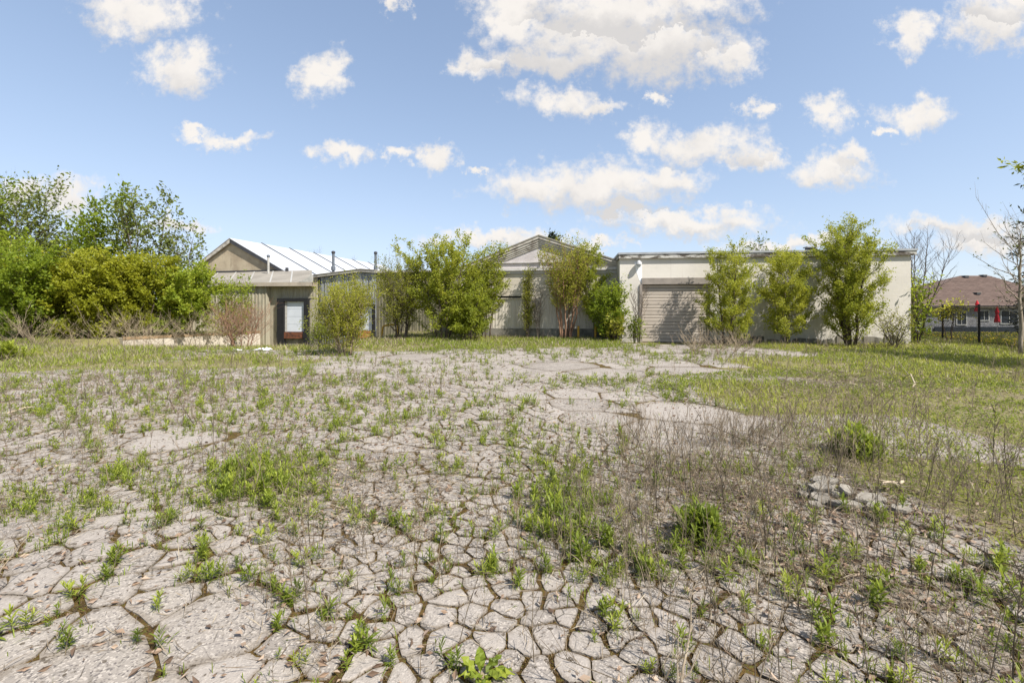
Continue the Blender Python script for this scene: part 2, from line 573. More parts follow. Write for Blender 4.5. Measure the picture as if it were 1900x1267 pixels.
    M['rake'] = sheet('weathered_rake_board', (0.50, 0.465, 0.41), (0.42, 0.385, 0.33), (0.16, 0.13, 0.10), 2.0, 5.0, 0.75)
    M['cornice'] = sheet('grey_white_cornice', (0.56, 0.54, 0.525), (0.46, 0.435, 0.41), (0.25, 0.225, 0.20), 2.0, 5.0, 0.5)

    k = Mat('pediment_render', 0.85)
    n = k.noise(1.5, 5, 0.65); s = k.noise(14, 4, 0.7)
    c = k.mix(k.step(n, 0.35, 0.7), (0.485, 0.45, 0.445), (0.40, 0.365, 0.355))
    c = k.mix(k.math('MULTIPLY', k.step(s, 0.6, 0.7), 0.6), c, (0.20, 0.17, 0.155))
    k.color(c); k.bump(s, 0.3)
    M['pediment'] = k.m
    k = Mat('parged_gable', 0.9)
    n = k.noise(0.9, 6, 0.65); st = k.noise(1.0, 5, 0.6, k.scaled(3, 3, 0.5))
    c = k.mix(k.step(n, 0.36, 0.68), (0.42, 0.35, 0.245), (0.30, 0.24, 0.165))
    c = k.mix(k.math('MULTIPLY', k.step(st, 0.55, 0.72), 0.55), c, (0.17, 0.13, 0.09))
    k.color(c); k.bump(n, 0.4, 0.03)
    M['parged'] = k.m
    k = Mat('foundation_concrete', 0.9)
    n = k.noise(2.5, 6, 0.65)
    k.color(k.mix(k.step(n, 0.4, 0.65), (0.19, 0.175, 0.145), (0.085, 0.08, 0.065))); k.bump(n, 0.5, 0.03)
    M['foundation'] = k.m
    k = Mat('pale_concrete', 0.9)
    n = k.noise(1.6, 6, 0.65); st = k.noise(1.0, 5, 0.6, k.scaled(4, 4, 0.6))
    c = k.mix(k.step(n, 0.38, 0.66), (0.47, 0.42, 0.345), (0.36, 0.31, 0.245))
    k.color(k.mix(k.math('MULTIPLY', k.step(st, 0.55, 0.7), 0.5), c, (0.2, 0.165, 0.12))); k.bump(n, 0.4, 0.02)
    M['concrete'] = k.m
    k = Mat('white_metal_roof', 0.45, 0.4)
    n = k.noise(0.35, 4, 0.6)
    k.color(k.mix(k.step(n, 0.35, 0.7), (0.47, 0.48, 0.50), (0.40, 0.41, 0.43)))
    M['white_roof'] = k.m
    k = Mat('old_beige_roof', 0.7, 0.3)
    n = k.noise(0.6, 5, 0.6)
    k.color(k.mix(k.step(n, 0.35, 0.7), (0.26, 0.235, 0.195), (0.20, 0.18, 0.148)))
    M['beige_roof'] = k.m
    k = Mat('brown_shingles', 0.9, 0.15)
    br = k.node('ShaderNodeTexBrick')
    zz = k.node('ShaderNodeSeparateXYZ'); k.L.new(k.pos(), zz.inputs[0])
    cmb = k.node('ShaderNodeCombineXYZ'); k.L.new(zz.outputs[0], cmb.inputs[0]); k.L.new(zz.outputs[2], cmb.inputs[1])
    k.L.new(cmb.outputs[0], br.inputs['Vector'])
    br.inputs['Scale'].default_value = 1.0; br.inputs['Brick Width'].default_value = 0.5; br.inputs['Row Height'].default_value = 0.11
    br.inputs['Mortar Size'].default_value = 0.012
    br.inputs['Color1'].default_value = (0.165, 0.115, 0.095, 1); br.inputs['Color2'].default_value = (0.105, 0.072, 0.06, 1)
    br.inputs['Mortar'].default_value = (0.05, 0.035, 0.03, 1)
    k.color(k.mix(k.math('MULTIPLY', k.noise(2.5, 5, 0.6), 0.4), br.outputs['Color'], (0.20, 0.15, 0.125)))
    M['shingle'] = k.m
    k = Mat('grey_house_stone', 0.85)
    n = k.noise(3, 5, 0.6)
    k.color(k.mix(k.step(n, 0.35, 0.65), (0.40, 0.40, 0.41), (0.26, 0.26, 0.275)))
    M['house_wall'] = k.m
    k = Mat('broken_asphalt_chunk', 0.92, 0.2)
    n = k.noise(9, 6, 0.7)
    c = k.mix(k.step(n, 0.4, 0.66), (0.25, 0.225, 0.185), (0.12, 0.105, 0.085))
    k.color(k.mix(k.math('MULTIPLY', k.rand(), 0.25), c, (0.33, 0.305, 0.27))); k.bump(n, 0.8, 0.02)
    M['chunk'] = k.m

    def bark(name, a, b):
        k = Mat(name, 0.9, 0.2)
        n = k.noise(1.0, 6, 0.7, k.scaled(22, 22, 4))
        k.color(k.mix(k.step(n, 0.38, 0.64), a, b)); k.bump(n, 0.5, 0.01)
        return k.m
    M['bark'] = bark('grey_brown_bark', (0.135, 0.105, 0.08), (0.06, 0.045, 0.034))
    M['pale_bark'] = bark('pale_bark', (0.30, 0.255, 0.20), (0.17, 0.14, 0.105))
    M['red_twig'] = bark('reddish_dry_twigs', (0.285, 0.17, 0.11), (0.16, 0.085, 0.052))
    M['tan_twig'] = bark('tan_dry_twigs', (0.33, 0.265, 0.18), (0.20, 0.15, 0.10))
    M['dry_stem'] = bark('dry_weed_stems', (0.215, 0.17, 0.115), (0.10, 0.078, 0.054))
    M['stick'] = bark('bleached_stick', (0.50, 0.42, 0.30), (0.34, 0.27, 0.19))

    M['leaf_elm'] = mat_leaf('elm_leaves', (0.11, 0.15, 0.012), (0.25, 0.295, 0.026), (0.43, 0.43, 0.05), 0.55)
    M['leaf_lime'] = mat_leaf('lime_leaves', (0.16, 0.175, 0.022), (0.3, 0.31, 0.036), (0.46, 0.44, 0.06), 0.55)
    M['leaf_olive'] = mat_leaf('olive_yellow_leaves', (0.165, 0.18, 0.012), (0.295, 0.315, 0.022), (0.45, 0.43, 0.032), 0.55)
    M['leaf_green'] = mat_leaf('fresh_green_leaves', (0.1, 0.155, 0.012), (0.22, 0.29, 0.022), (0.38, 0.42, 0.036), 0.55)
    M['leaf_grey'] = mat_leaf('pale_grey_green_leaves', (0.08, 0.11, 0.02), (0.155, 0.19, 0.035), (0.26, 0.28, 0.06), 0.40)
    M['leaf_dark'] = mat_leaf('conifer_needles', (0.018, 0.028, 0.012), (0.035, 0.050, 0.02), (0.07, 0.09, 0.035), 0.15)
    M['weed'] = mat_leaf('weed_leaves',  (0.075, 0.112, 0.014), (0.185, 0.238, 0.026), (0.33, 0.37, 0.045), 0.45, 0.5)
    M['grass'] = mat_leaf('grass_blades', (0.10,0.15,0.016), (0.22,0.285,0.03), (0.40,0.41,0.07), 0.5)
    M['moss'] = mat_leaf('crack_moss', (0.062, 0.036, 0.012), (0.125, 0.076, 0.020), (0.175, 0.145, 0.028), 0.1)
    M['straw'] = mat_leaf('dry_straw', (0.130, 0.095, 0.062), (0.270, 0.215, 0.145), (0.420, 0.360, 0.260), 0.2)
    M['dry_leaf'] = mat_leaf('dry_leaves', (0.120, 0.078, 0.052), (0.270, 0.185, 0.125), (0.440, 0.335, 0.245), 0.2)
    M['dandelion'] = mat_flat('dandelion_yellow', (0.72, 0.50, 0.01), 0.8, 0.1)


build_materials()

# ---------------------------------------------------------------- ground
rng = np.random.default_rng(7)


def seg_zone(x, y):
    """0 = moss in cracked asphalt, 1 = soil and thatch"""
    return 1.0 - asphalt_mask(x, y, soft=True)


def inside_poly(px, py, poly):
    poly = np.asarray(poly, float)
    r = np.zeros(np.shape(px), bool)
    n = len(poly)
    for i in range(n):
        x0, y0 = poly[i]; x1, y1 = poly[(i + 1) % n]
        c = ((y0 > py) != (y1 > py)) & (px < (x1 - x0) * (py - y0) / (y1 - y0 + 1e-12) + x0)
        r ^= c
    return r


def to_px(x, y):
    yy = np.maximum(y, 1.2)
    return CX + FPX * x / yy, HY + FPX * CAM_H / yy


def ground_pt(px, py):
    Y = FPX * CAM_H / (py - HY)
    return (px - CX) / FPX * Y, Y


# outline of the old asphalt, surveyed on the ground from the photograph
_main = [(-900, 712), (-300, 700), (0, 694), (250, 688), (450, 688), (560, 684), (640, 668), (660, 655), (800, 651), (950, 646), (1130, 646), (1180, 640), (1290, 641),
         (1400, 646), (1500, 652), (1512, 663), (1400, 664), (1320, 668), (1372, 690), (1290, 699), (1210, 706), (1260, 722), (1340, 748), (1430, 776), (1500, 812), (1570, 856), (1622, 896), (1690, 950), (1765, 1010), (1860, 1085),
         (2010, 1200), (2350, 1600), (2350, 2400), (-2400, 2400), (-2400, 900)]
_strip = [(330, 650), (600, 650), (590, 664), (440, 661), (320, 668)]
ASPH = [np.array([ground_pt(*p) for p in poly]) for poly in (_main, _strip)]


def asphalt_mask(x, y, soft=False):
    wx = x + (vnoise(x, y, 0.9, 11) - 0.5) * 0.7 + (vnoise(x, y, 3.5, 12) - 0.5) * 0.25
    wy = y + (vnoise(x, y, 0.9, 13) - 0.5) * 0.7 + (vnoise(x, y, 3.5, 14) - 0.5) * 0.25
    r = inside_poly(wx, wy, ASPH[0]) | inside_poly(wx, wy, ASPH[1])
    return r.astype(float)


def build_ground():
    xs = np.concatenate([[-900, -500, -250, -120, -70, -50, -40], np.arange(-34, 34.01, 0.3), [40, 50, 70, 120, 250, 500, 900]])
    ys = np.concatenate([[-400, -120, -40, -15, -8, -4, -2], np.arange(-1, 36.01, 0.25), np.arange(37, 60, 2), [70, 100, 180, 400, 900, 1800]])
    X, Y = np.meshgrid(xs, ys)
    Z = ground_z(X, Y)
    T = seg_zone(X, Y)
    ny, nx = X.shape
    i = np.arange(ny - 1)[:, None] * nx; j = np.arange(nx - 1)[None, :]
    F = np.stack([i + j, i + j + 1, i + j + nx + 1, i + j + nx], -1).reshape(-1, 4)
    mb = MB()
    mb.add_uniform(np.stack([X, Y, Z], -1).reshape(-1, 3), F, T.ravel())
    o = obj('ground', mb, M['earth'], kind='structure')
    o.data.polygons.foreach_set('use_smooth', np.ones(len(o.data.polygons), bool))


build_ground()

CRACKS = []        # crack points: x, y


def build_asphalt():
    """cracked asphalt: irregular pieces with open joints between them"""
    patches = [(1070, 682, 95, 15), (350, 815, 120, 24), (1290, 785, 185, 32), (1270, 684, 95, 12), (665, 690, 55, 6), (760, 662, 80, 8), (1085, 740, 130, 12),
               (150, 1235, 150, 70), (330, 1180, 90, 50), (1400, 655, 90, 7), (1240, 650, 70, 6), (1090, 765, 60, 14), (60, 960, 80, 30)]
    PT = []
    for (px, py, rx, ry) in patches:
        cx, cy = ground_pt(px, py)
        _, yn = ground_pt(px, py + ry); _, yf = ground_pt(px, py - ry)
        PT.append((cx, (yn + yf) / 2, rx / FPX * cy, (yf - yn) / 2))

    def radius(x, y):
        r = 0.088 + 0.16 * vnoise(x, y, 0.55, 21) ** 1.7
        r = r + 0.055 * smooth(y, 3.2, 5.5) + 0.10 * smooth(y, 7, 14)
        px, py = to_px(x, y)
        r = r + 0.12 * smooth(720 - px, 150, 420) * smooth(py, 900, 1040)
        for (cx, cy, rx, ry) in PT:
            q = ((x - cx) / rx) ** 2 + ((y - cy) / ry) ** 2
            r = np.where(q < 1, np.maximum(r, 1.1 * min(rx, ry) + 0.35), r)
        return r
    n = 150000
    y = 0.7 + 21.3 * rng.random(n) ** 0.8
    x = (rng.random(n) * 2 - 1) * (1.28 * y + 2.2)
    ok = asphalt_mask(x, y) > 0
    x, y = x[ok], y[ok]
    r = radius(x, y)
    order = np.argsort(-r + rng.random(len(r)) * 0.2)
    grid = {}
    cell = 0.5
    keep = []
    for k in order:
        xx, yy, rr = x[k], y[k], r[k]
        gx, gy = int(xx // cell), int(yy // cell)
        q = int(math.ceil(max(rr, 0.5) * 1.0 / cell)) + 1
        q = min(q, 4)
        good = True
        for a in range(gx - q, gx + q + 1):
            for b in range(gy - q, gy + q + 1):
                for (u, v, w) in grid.get((a, b), ()):
                    if (u - xx) ** 2 + (v - yy) ** 2 < (0.5 * (w + rr)) ** 2:
                        good = False; break
                if not good: break
            if not good: break
        if good:
            grid.setdefault((gx, gy), []).append((xx, yy, rr)); keep.append(k)
    P = np.stack([x[keep], y[keep]], 1)
    RR = r[keep]
    np_ = len(P)
    coarse = np.stack([(rng.random(420) * 2 - 1) * 26, 0.5 + 21 * rng.random(420)], 1)
    cid = np.concatenate([np.argmin(((P[s:s + 1000, None] - coarse[None]) ** 2).sum(-1), 1) for s in range(0, np_, 1000)])
    pieces = []
    order = np.argsort(RR)
    P, RR, cid = P[order], RR[order], cid[order]
    for s in range(0, np_, 400):
        K = 26 if RR[min(s + 400, np_) - 1] < 0.42 else 140
        D = ((P[s:s + 400, None] - P[None]) ** 2).sum(-1) - (RR ** 2)[None] * 0.25
        nb = np.argpartition(D, K, axis=1)[:, :K]
        for i in range(len(nb)):
            c = P[s + i]; me = s + i
            size = RR[me]
            poly = [(c[0] + a * 1.7 * size, c[1] + b * 1.7 * size) for a, b in ((-1, -1), (1, -1), (1, 1), (-1, 1))]
            far = c[1]
            for j in sorted(nb[i], key=lambda q: D[i, q]):
                if j == me: continue
                d = P[j] - c
                L = math.hypot(*d)
                nx_, ny_ = d / L
                wide = cid[j] != cid[me]
                q_ = (int(min(me, j)) * 7 + int(max(me, j)) * 13) % 11 / 11
                g = (0.011 + 0.015 * q_) if wide else (0.0038 + 0.008 * q_)
                g = g * (0.85 + 0.05 * min(c[1], 12))
                lim = (L * L + 0.25 * (size * size - RR[j] ** 2)) / (2 * L) - g
                new = []
                m_ = len(poly)
                for a in range(m_):
                    p, q = poly[a], poly[(a + 1) % m_]
                    dp = (p[0] - c[0]) * nx_ + (p[1] - c[1]) * ny_ - lim
                    dq = (q[0] - c[0]) * nx_ + (q[1] - c[1]) * ny_ - lim
                    if dp <= 0: new.append(p)
                    if dp * dq < 0:
                        t = dp / (dp - dq)
                        new.append((p[0] + (q[0] - p[0]) * t, p[1] + (q[1] - p[1]) * t))
                poly = new
                if len(poly) < 3: break
                if L < 1.9 * max(size, RR[j]) and me < j:
                    b_ = lim + g
                    CRACKS.append((c[0] + nx_ * b_, c[1] + ny_ * b_, -ny_, nx_, 0.42 * min(size, RR[j]), float(wide)))
            if len(poly) < 3: continue
            # round the corners
            pp = np.array(poly); nxt = np.roll(pp, -1, 0)
            e = np.linalg.norm(nxt - pp, axis=1)
            keep_e = e > 0.02
            pp = pp[keep_e]
            if len(pp) < 3: continue
            nxt = np.roll(pp, -1, 0); prv = np.roll(pp, 1, 0)
            f = 0.05 + 0.11 * rng.random((len(pp), 1))
            a_ = pp + (prv - pp) * f; b_ = pp + (nxt - pp) * f
            if far < 9:
                out = []
                for q in range(len(pp)):
                    out.append(a_[q]); out.append(b_[q])
                    if far < 6.0 and len(out) < 15:
                        n2 = a_[(q + 1) % len(pp)]
                        gap = np.linalg.norm(n2 - b_[q])
                        if gap > 0.06: out.append(b_[q] + (n2 - b_[q]) * rng.uniform(0.35, 0.65))
                pp = np.array(out)
            pieces.append((c, pp))
    return pieces


def finish_asphalt(pieces):
    root = thing('asphalt_pavement', None, None, (0, 0, 0))
    root['kind'] = 'structure'

    def piece_mesh(c, pp, local):
        wx = (vnoise(pp[:, 0], pp[:, 1], 6.5, 31) - 0.5) * 0.075 + (vnoise(pp[:, 0], pp[:, 1], 23, 33) - 0.5) * 0.042
        wy = (vnoise(pp[:, 0], pp[:, 1], 6.5, 32) - 0.5) * 0.075 + (vnoise(pp[:, 0], pp[:, 1], 23, 34) - 0.5) * 0.042
        amp = min(1.0, np.ptp(pp[:, 0]) * 4)
        q = pp + np.stack([wx, wy], 1) * amp
        tilt = (rng.random(2) - 0.5) * 0.008
        lift = 0.007 + rng.random() * 0.004
        n = len(q)
        z = ground_z(q[:, 0], q[:, 1]) + lift + (q - c) @ tilt
        zc = gz(c[0], c[1]) + lift + 0.003
        inner = c + (q - c) * 0.93
        zi = ground_z(inner[:, 0], inner[:, 1]) + lift + (inner - c) @ tilt + 0.004
        t = 10.0 * rng.integers(0, 11)
        V = np.concatenate([np.c_[inner, zi], np.c_[q, z - 0.004], np.c_[q, z - 0.06], [[c[0], c[1], zc]]])
        if n > 11:      # keep a piece within its budget
            V = np.concatenate([np.c_[q, z], np.c_[q, z - 0.06], [[c[0], c[1], zc]]])
            t = t + np.r_[np.ones(2 * n), 0]
            F = [(i, (i + 1) % n, 2 * n) for i in range(n)] + [(n + i, n + (i + 1) % n, (i + 1) % n, i) for i in range(n)]
        else:
            t = t + np.r_[np.full(n, 0.72), np.ones(2 * n), 0]
            F = [(i, (i + 1) % n, 3 * n) for i in range(n)]
            F += [(n + i, n + (i + 1) % n, (i + 1) % n, i) for i in range(n)] + [(2 * n + i, 2 * n + (i + 1) % n, n + (i + 1) % n, n + i) for i in range(n)]
        if local:
            V = V - np.array([c[0], c[1], 0])
        return V, F, t
    score = []
    for (c, pp) in pieces:
        px, py = to_px(c[0], c[1])
        vis = -60 < px < 1960 and py < 1290
        score.append(np.ptp(pp[:, 0]) * np.ptp(pp[:, 1]) / max(c[1], 1.5) ** 3 if vis else -1)
    order = np.argsort(score)[::-1]
    single = set(order[:296].tolist())
    mb = MB()
    for i, (c, pp) in enumerate(pieces):
        if i in single:
            V, F, t = piece_mesh(c, pp, True)
            one = MB(); one.add(V, F, t)
            obj('asphalt_piece', one, M['asphalt'], root, loc=(c[0], c[1], 0))
        else:
            V, F, t = piece_mesh(c, pp, False)
            mb.add(V, F, t)
    obj('asphalt_pieces', mb, M['asphalt'], root, kind='stuff')


PIECES = build_asphalt()
finish_asphalt(PIECES)


# ---------------------------------------------------------------- buildings
class Plane:
    """a vertical wall plane given by two photo columns and their depths"""
    def __init__(self, px0, Y0, px1, Y1):
        self.a = np.array([(px0 - CX) / FPX * Y0, Y0]); b = np.array([(px1 - CX) / FPX * Y1, Y1])
        self.u = (b - self.a); self.len = np.linalg.norm(self.u); self.u /= self.len
        self.n = np.array([self.u[1], -self.u[0]])          # towards the camera

    def uv(self, px, py):
        k = (px - CX) / FPX
        # (k*Y, Y) = a + u*s
        A = np.array([[self.u[0], -k], [self.u[1], -1.0]])
        s, Y = np.linalg.solve(A, -self.a)
        return s, CAM_H + (HY - py) / FPX * Y

    def w(self, s, z, off=0.0):
        p = self.a + self.u * s + self.n * off
        return (p[0], p[1], z)

    def rect(self, mb, s0, s1, z0, z1, off0, off1, tint=0.5):
        """box on the wall between two offsets from its plane"""
        mb.slab([self.w(s0, z0, off0), self.w(s1, z0, off0), self.w(s1, z1, off0), self.w(s0, z1, off0)],
                np.append(self.n * (off1 - off0), 0), tint)

    def poly(self, mb, pts, off0, off1, tint=0.5):
        mb.slab([self.w(s, z, off0) for s, z in pts], np.append(self.n * (off1 - off0), 0), tint)

    def ribbed(self, mb, s0, s1, zb, zt, pitch, depth, off):
        """profiled sheet: zb, zt functions or numbers"""
        n = max(2, int(round((s1 - s0) / pitch)))
        prof = []
        for i in range(n):
            b = s0 + (s1 - s0) * i / n; p = (s1 - s0) / n
            prof += [(b, 0), (b + p * 0.55, 0), (b + p * 0.65, depth), (b + p * 0.9, depth)]
        prof.append((s1, 0))
        f = lambda q, s: q(s) if callable(q) else q
        V = [self.w(s, f(zb, s), off + d) for s, d in prof] + [self.w(s, f(zt, s), off + d) for s, d in prof]
        m_ = len(prof)
        V += [self.w(s, f(zb, s), off - 0.03) for s, d in prof] + [self.w(s, f(zt, s), off - 0.03) for s, d in prof]
        F = [(i, i + 1, m_ + i + 1, m_ + i) for i in range(m_ - 1)]
        F += [(m_ + i, m_ + i + 1, 3 * m_ + i + 1, 3 * m_ + i) for i in range(m_ - 1)]
        mb.add(V, F)


def single(name, fn, mat, parent, **kw):
    mb = MB(); fn(mb)
    return obj(name, mb, mat, parent, **kw)


# --- low white block building on the right
def block_building():
    P = Plane(1150, 22.5, 1690, 20.9)
    top = 4.36
    B = thing('block_building', 'long low cream block building with a flat roof, flaking fascia and one overhead door', 'building', (*P.w(0, 0)[:2], 0))
    inv = np.array(B.location)

    def part(name, fn, mat, parent=B, **kw):
        mb = MB(); fn(mb)
        o = obj(name, mb, mat, parent, **kw)
        if parent is B:
            o.location = -Vector(inv)
        return o
    d0, d1 = P.uv(1191.5, 527)[0], P.uv(1318, 527)[0]
    zh = P.uv(1250, 527)[1]
    L = P.len

    def walls(mb):
        P.rect(mb, 0, d0, -0.2, 4.07, -0.3, 0)
        P.rect(mb, d1, L, -0.2, 4.07, -0.3, 0)
        P.rect(mb, d0, d1, zh, 4.07, -0.3, 0)
        # end walls and back wall
        for s in (0, L - 0.3):
            P.rect(mb, s, s + 0.3, -0.2, 4.07, -12, -0.302)
        P.rect(mb, 0.302, L - 0.302, -0.2, 4.07, -12, -11.7)
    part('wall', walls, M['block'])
    part('fascia', lambda mb: P.rect(mb, -0.06, L + 0.16, 4.072, 4.265, -12.1, 0.13), M['fascia'])
    part('roof_flashing', lambda mb: (P.rect(mb, -0.08, L + 0.2, 4.267, 4.36, -12.12, 0.16)), M['flashing'])
    part('roof', lambda mb: P.rect(mb, 0.0, L, 4.362, 4.40, -11.9, -0.2), M['beige_roof'])
    part('door_header', lambda mb: P.rect(mb, d0 - 0.02, d1 + 0.02, zh - 0.01, P.uv(1250, 515.6)[1], 0.003, 0.05), M['door_header'])
    door = part('overhead_door', lambda mb: P.rect(mb, d0, d1, -0.05, zh, -0.19, -0.15), M['dark'])
    door_off = 17
    n = 17
    hh = (zh - 0.02) / n

    def slat(mb):
        V = []
        z0, z1 = 0.0, hh - 0.012
        prof = [(z0, -0.138), (z0 + 0.012, -0.115), (z1 - 0.03, -0.11), (z1, -0.132), (z1, -0.138)]
        for s in (d0 + 0.005, d1 - 0.005):
            V += [P.w(s, z, o) for z, o in prof]
        m_ = len(prof)
        F = [(i, m_ + i, m_ + i + 1, i + 1) for i in range(m_ - 1)] + [tuple(range(m_)), tuple(range(2 * m_ - 1, m_ - 1, -1))]
        mb.add(V, F)
    mb = MB(); slat(mb)
    first = obj('door_slat', mb, M['door_slat'], door)
    for i in range(1, n):
        c = first.copy(); COL.objects.link(c); c.parent = door; c.location = (0, 0, i * hh)
    part('door_post', lambda mb: P.rect(mb, d0 - 0.13, d0 + 0.0, -0.1, zh - 0.012, 0.003, 0.06), M['door_header'])
    # dome lamp with the white patch of bare paint under it
    ls, lz = P.uv(1184.5, 491)
    c = P.w(ls, lz, 0.17)
    lamp = part('wall_lamp', lambda mb: mb.lathe([(0.02, 0.19), (0.05, 0.17), (0.12, 0.11), (0.155, 0.0), (0.15, -0.02), (0.0, -0.02)], c, 14), M['lamp_metal'])
    single('lamp_bracket', lambda mb: mb.tube([P.w(ls, lz + 0.13, 0.0), P.w(ls, lz + 0.2, 0.08), P.w(ls, lz + 0.17, 0.17)], 0.018, 6), M['dark_metal'], lamp)
    single('lamp_globe', lambda mb: mb.lathe([(0.085, 0), (0.09, -0.06), (0.06, -0.12), (0.0, -0.14)], np.array(c) - [0, 0, 0.021], 12), M['white_panel'], lamp)
    q = [P.uv(*p) for p in ((1177, 486), (1191, 488), (1191.5, 526), (1186, 520), (1181, 505))]
    part('bare_paint_patch', lambda mb: P.poly(mb, q[::-1], 0.002, 0.006), M['white_streak'])
    # vent on the roof
    s, z = P.uv(1523, 466)
    v = part('roof_vent', lambda mb: P.rect(mb, s - 0.17, s + 0.17, 4.395, 4.58, -1.1, -0.8), M['dark_metal'])
    single('vent_hood', lambda mb: P.rect(mb, s - 0.23, s + 0.23, 4.582, 4.64, -1.16, -0.74), M['flashing'], v)
    # broken footing showing along the base
    def footing(mb):
        r = random.Random(4)
        s = d1 + 0.05
        while s < L - 0.3:
            w_ = r.uniform(0.35, 0.9); w_ = min(w_, L - s)
            h = r.uniform(0.16, 0.42)
            P.poly(mb, [(s, -0.2), (s + w_ - 0.02, -0.2), (s + w_ - r.uniform(0.02, 0.1), h * r.uniform(0.8, 1)), (s + w_ * 0.5, h), (s + r.uniform(0.0, 0.08), h * r.uniform(0.75, 1))], 0.004, r.uniform(0.03, 0.07))
            s += w_
    part('footing', footing, M['foundation'])
    return P


PW = block_building()


# --- gabled hall in the middle
def gable_hall():
    P = Plane(849, 25.0, 1193, 23.7)
    A = P.uv(1000, 438.5); Lf = P.uv(848, 500.5); Rt = P.uv(1194, 500.5)
    B = thing('gabled_hall', 'cream gabled hall with a low pediment, grey cornice and ribbed lower wall behind the saplings', 'building', (*P.w(0, 0)[:2], 0))
    inv = Vector(B.location)
    back = -22.0

    def part(name, fn, mat, parent=B, **kw):
        mb = MB(); fn(mb)
        o = obj(name, mb, mat, parent, **kw)
        if parent is B: o.location = -inv
        return o
    zc = P.uv(1000, 508)[1]          # underside of the cornice
    zct = P.uv(1000, 497.5)[1]
    fz = P.uv(1000, 609.5)[1]
    s0, s1 = 0.05, P.len - 0.05
    part('wall', lambda mb: (P.rect(mb, s0, s1, -0.2, zc, back, -0.06),), M['cream_sheet'])
    part('foundation', lambda mb: P.rect(mb, s0 - 0.03, s1 + 0.03, -0.2, fz, -0.058, 0.06), M['foundation'])
    # pediment wall
    part('pediment', lambda mb: P.poly(mb, [(Lf[0] + 0.2, zct + 0.002), (Rt[0] - 0.2, zct + 0.002), (A[0], A[1] - 0.12)], -0.2, -0.04), M['pediment'])
    part('cornice', lambda mb: (P.rect(mb, s0 - 0.1, s1 + 0.1, zc + 0.002, zc + 0.16, -0.2, 0.06), P.rect(mb, s0 - 0.12, s1 + 0.12, zc + 0.162, zct, -0.2, 0.16)), M['cornice'])
    # thin rail above the cornice
    zr = P.uv(1000, 487)[1]
    part('ledge_rail', lambda mb: (P.rect(mb, s0 + 1.3, s1 - 1.6, zr - 0.02, zr + 0.02, -0.03, 0.05), P.rect(mb, P.uv(1002, 490)[0], P.uv(1006, 490)[0], zct, zr - 0.022, -0.03, 0.04), P.rect(mb, P.uv(1070, 490)[0], P.uv(1073, 490)[0], zct, zr + 0.06, 0.052, 0.08)), M['cornice'])
    # stepped rake boards, each lower board set back from the one above
    for side, E in ((0, Lf), (1, Rt)):
        d = np.array([E[0] - A[0], E[1] - A[1]])
        ln = np.linalg.norm(d); d /= ln
        nrm = np.array([d[1], -d[0]]) if side == 0 else np.array([-d[1], d[0]])
        if nrm[1] > 0: nrm = -nrm
        t = 0.0
        for i, (h, o_) in enumerate(((0.13, 0.17), (0.12, 0.125), (0.10, 0.085), (0.09, 0.045), (0.08, 0.01))):
            a0 = np.array(A) + nrm * t; e0 = np.array(E) + nrm * t + d * 0.25
            a1 = np.array(A) + nrm * (t + h); e1 = np.array(E) + nrm * (t + h) + d * 0.25
            # mitre at the ridge: cut on the vertical through the apex
            k0 = (A[0] - a0[0]) / d[0]; k1 = (A[0] - a1[0]) / d[0]
            a0 = a0 + d * k0; a1 = a1 + d * k1
            sh = 0.004 if side == 0 else -0.004
            pts = [(a0[0] - sh, a0[1]), (e0[0], e0[1]), (e1[0], e1[1]), (a1[0] - sh, a1[1])]
            part('rake_board', lambda mb, pts=pts, o_=o_: P.poly(mb, pts, -0.22, o_), M['rake'])
            t += h + 0.004
        # roof slope
        up = -nrm * 0.06
        pts = [(A[0], A[1] + 0.002), (E[0] + d[0] * 0.3, E[1] + d[1] * 0.3 + 0.002)]
        pts += [(pts[1][0], pts[1][1] + 0.06), (pts[0][0], pts[0][1] + 0.06)]
        if side: pts = [(p[0] + 0.003, p[1]) for p in pts]
        part('roof_slope', lambda mb, pts=pts: P.poly(mb, pts, back - 0.2, 0.2), M['beige_roof'])
    # upper boards and ribbed sheets below
    zb = P.uv(1000, 548)[1]
    n = 6
    for i in range(n):
        z0 = zb + (zc - zb) * i / n; z1 = zb + (zc - zb) * (i + 1) / n
        part('siding_board', lambda mb, z0=z0, z1=z1: P.poly(mb, [(s0 + 0.004, z0 + 0.006), (s1 - 0.004, z0 + 0.006), (s1 - 0.004, z1), (s0 + 0.004, z1)], -0.058, -0.01 + 0.006 * (i % 2)), M['siding'])
    m_ = 11
    for i in range(m_):
        a = s0 + (s1 - s0) * i / m_; b = s0 + (s1 - s0) * (i + 1) / m_
        part('wall_sheet', lambda mb, a=a, b=b: P.ribbed(mb, a + 0.003, b - 0.003, fz + 0.004, zb, 0.18, 0.011, -0.025 + 0.004 * (i % 2)), M['cream_sheet'])
    # dark slot window
    sa, za = P.uv(900, 553); sb, zb2 = P.uv(967, 549.3)
    w = part('slot_window', lambda mb: P.rect(mb, sa, sb, za, zb2, -0.02, 0.035), M['dark'])
    single('window_frame', lambda mb: (P.rect(mb, sa - 0.03, sb + 0.04, zb2 + 0.002, zb2 + 0.06, 0, 0.09), P.rect(mb, sa - 0.03, sb + 0.04, za - 0.05, za - 0.002, 0, 0.06)), M['siding'], w)
    # small frame on the upper boards
    a = P.uv(1005, 524); b = P.uv(1015, 517)
    part('wall_vent', lambda mb: P.rect(mb, a[0], b[0], a[1], b[1], 0.0, 0.04), M['rake'])
    return P, A


PG, APEX = gable_hall()


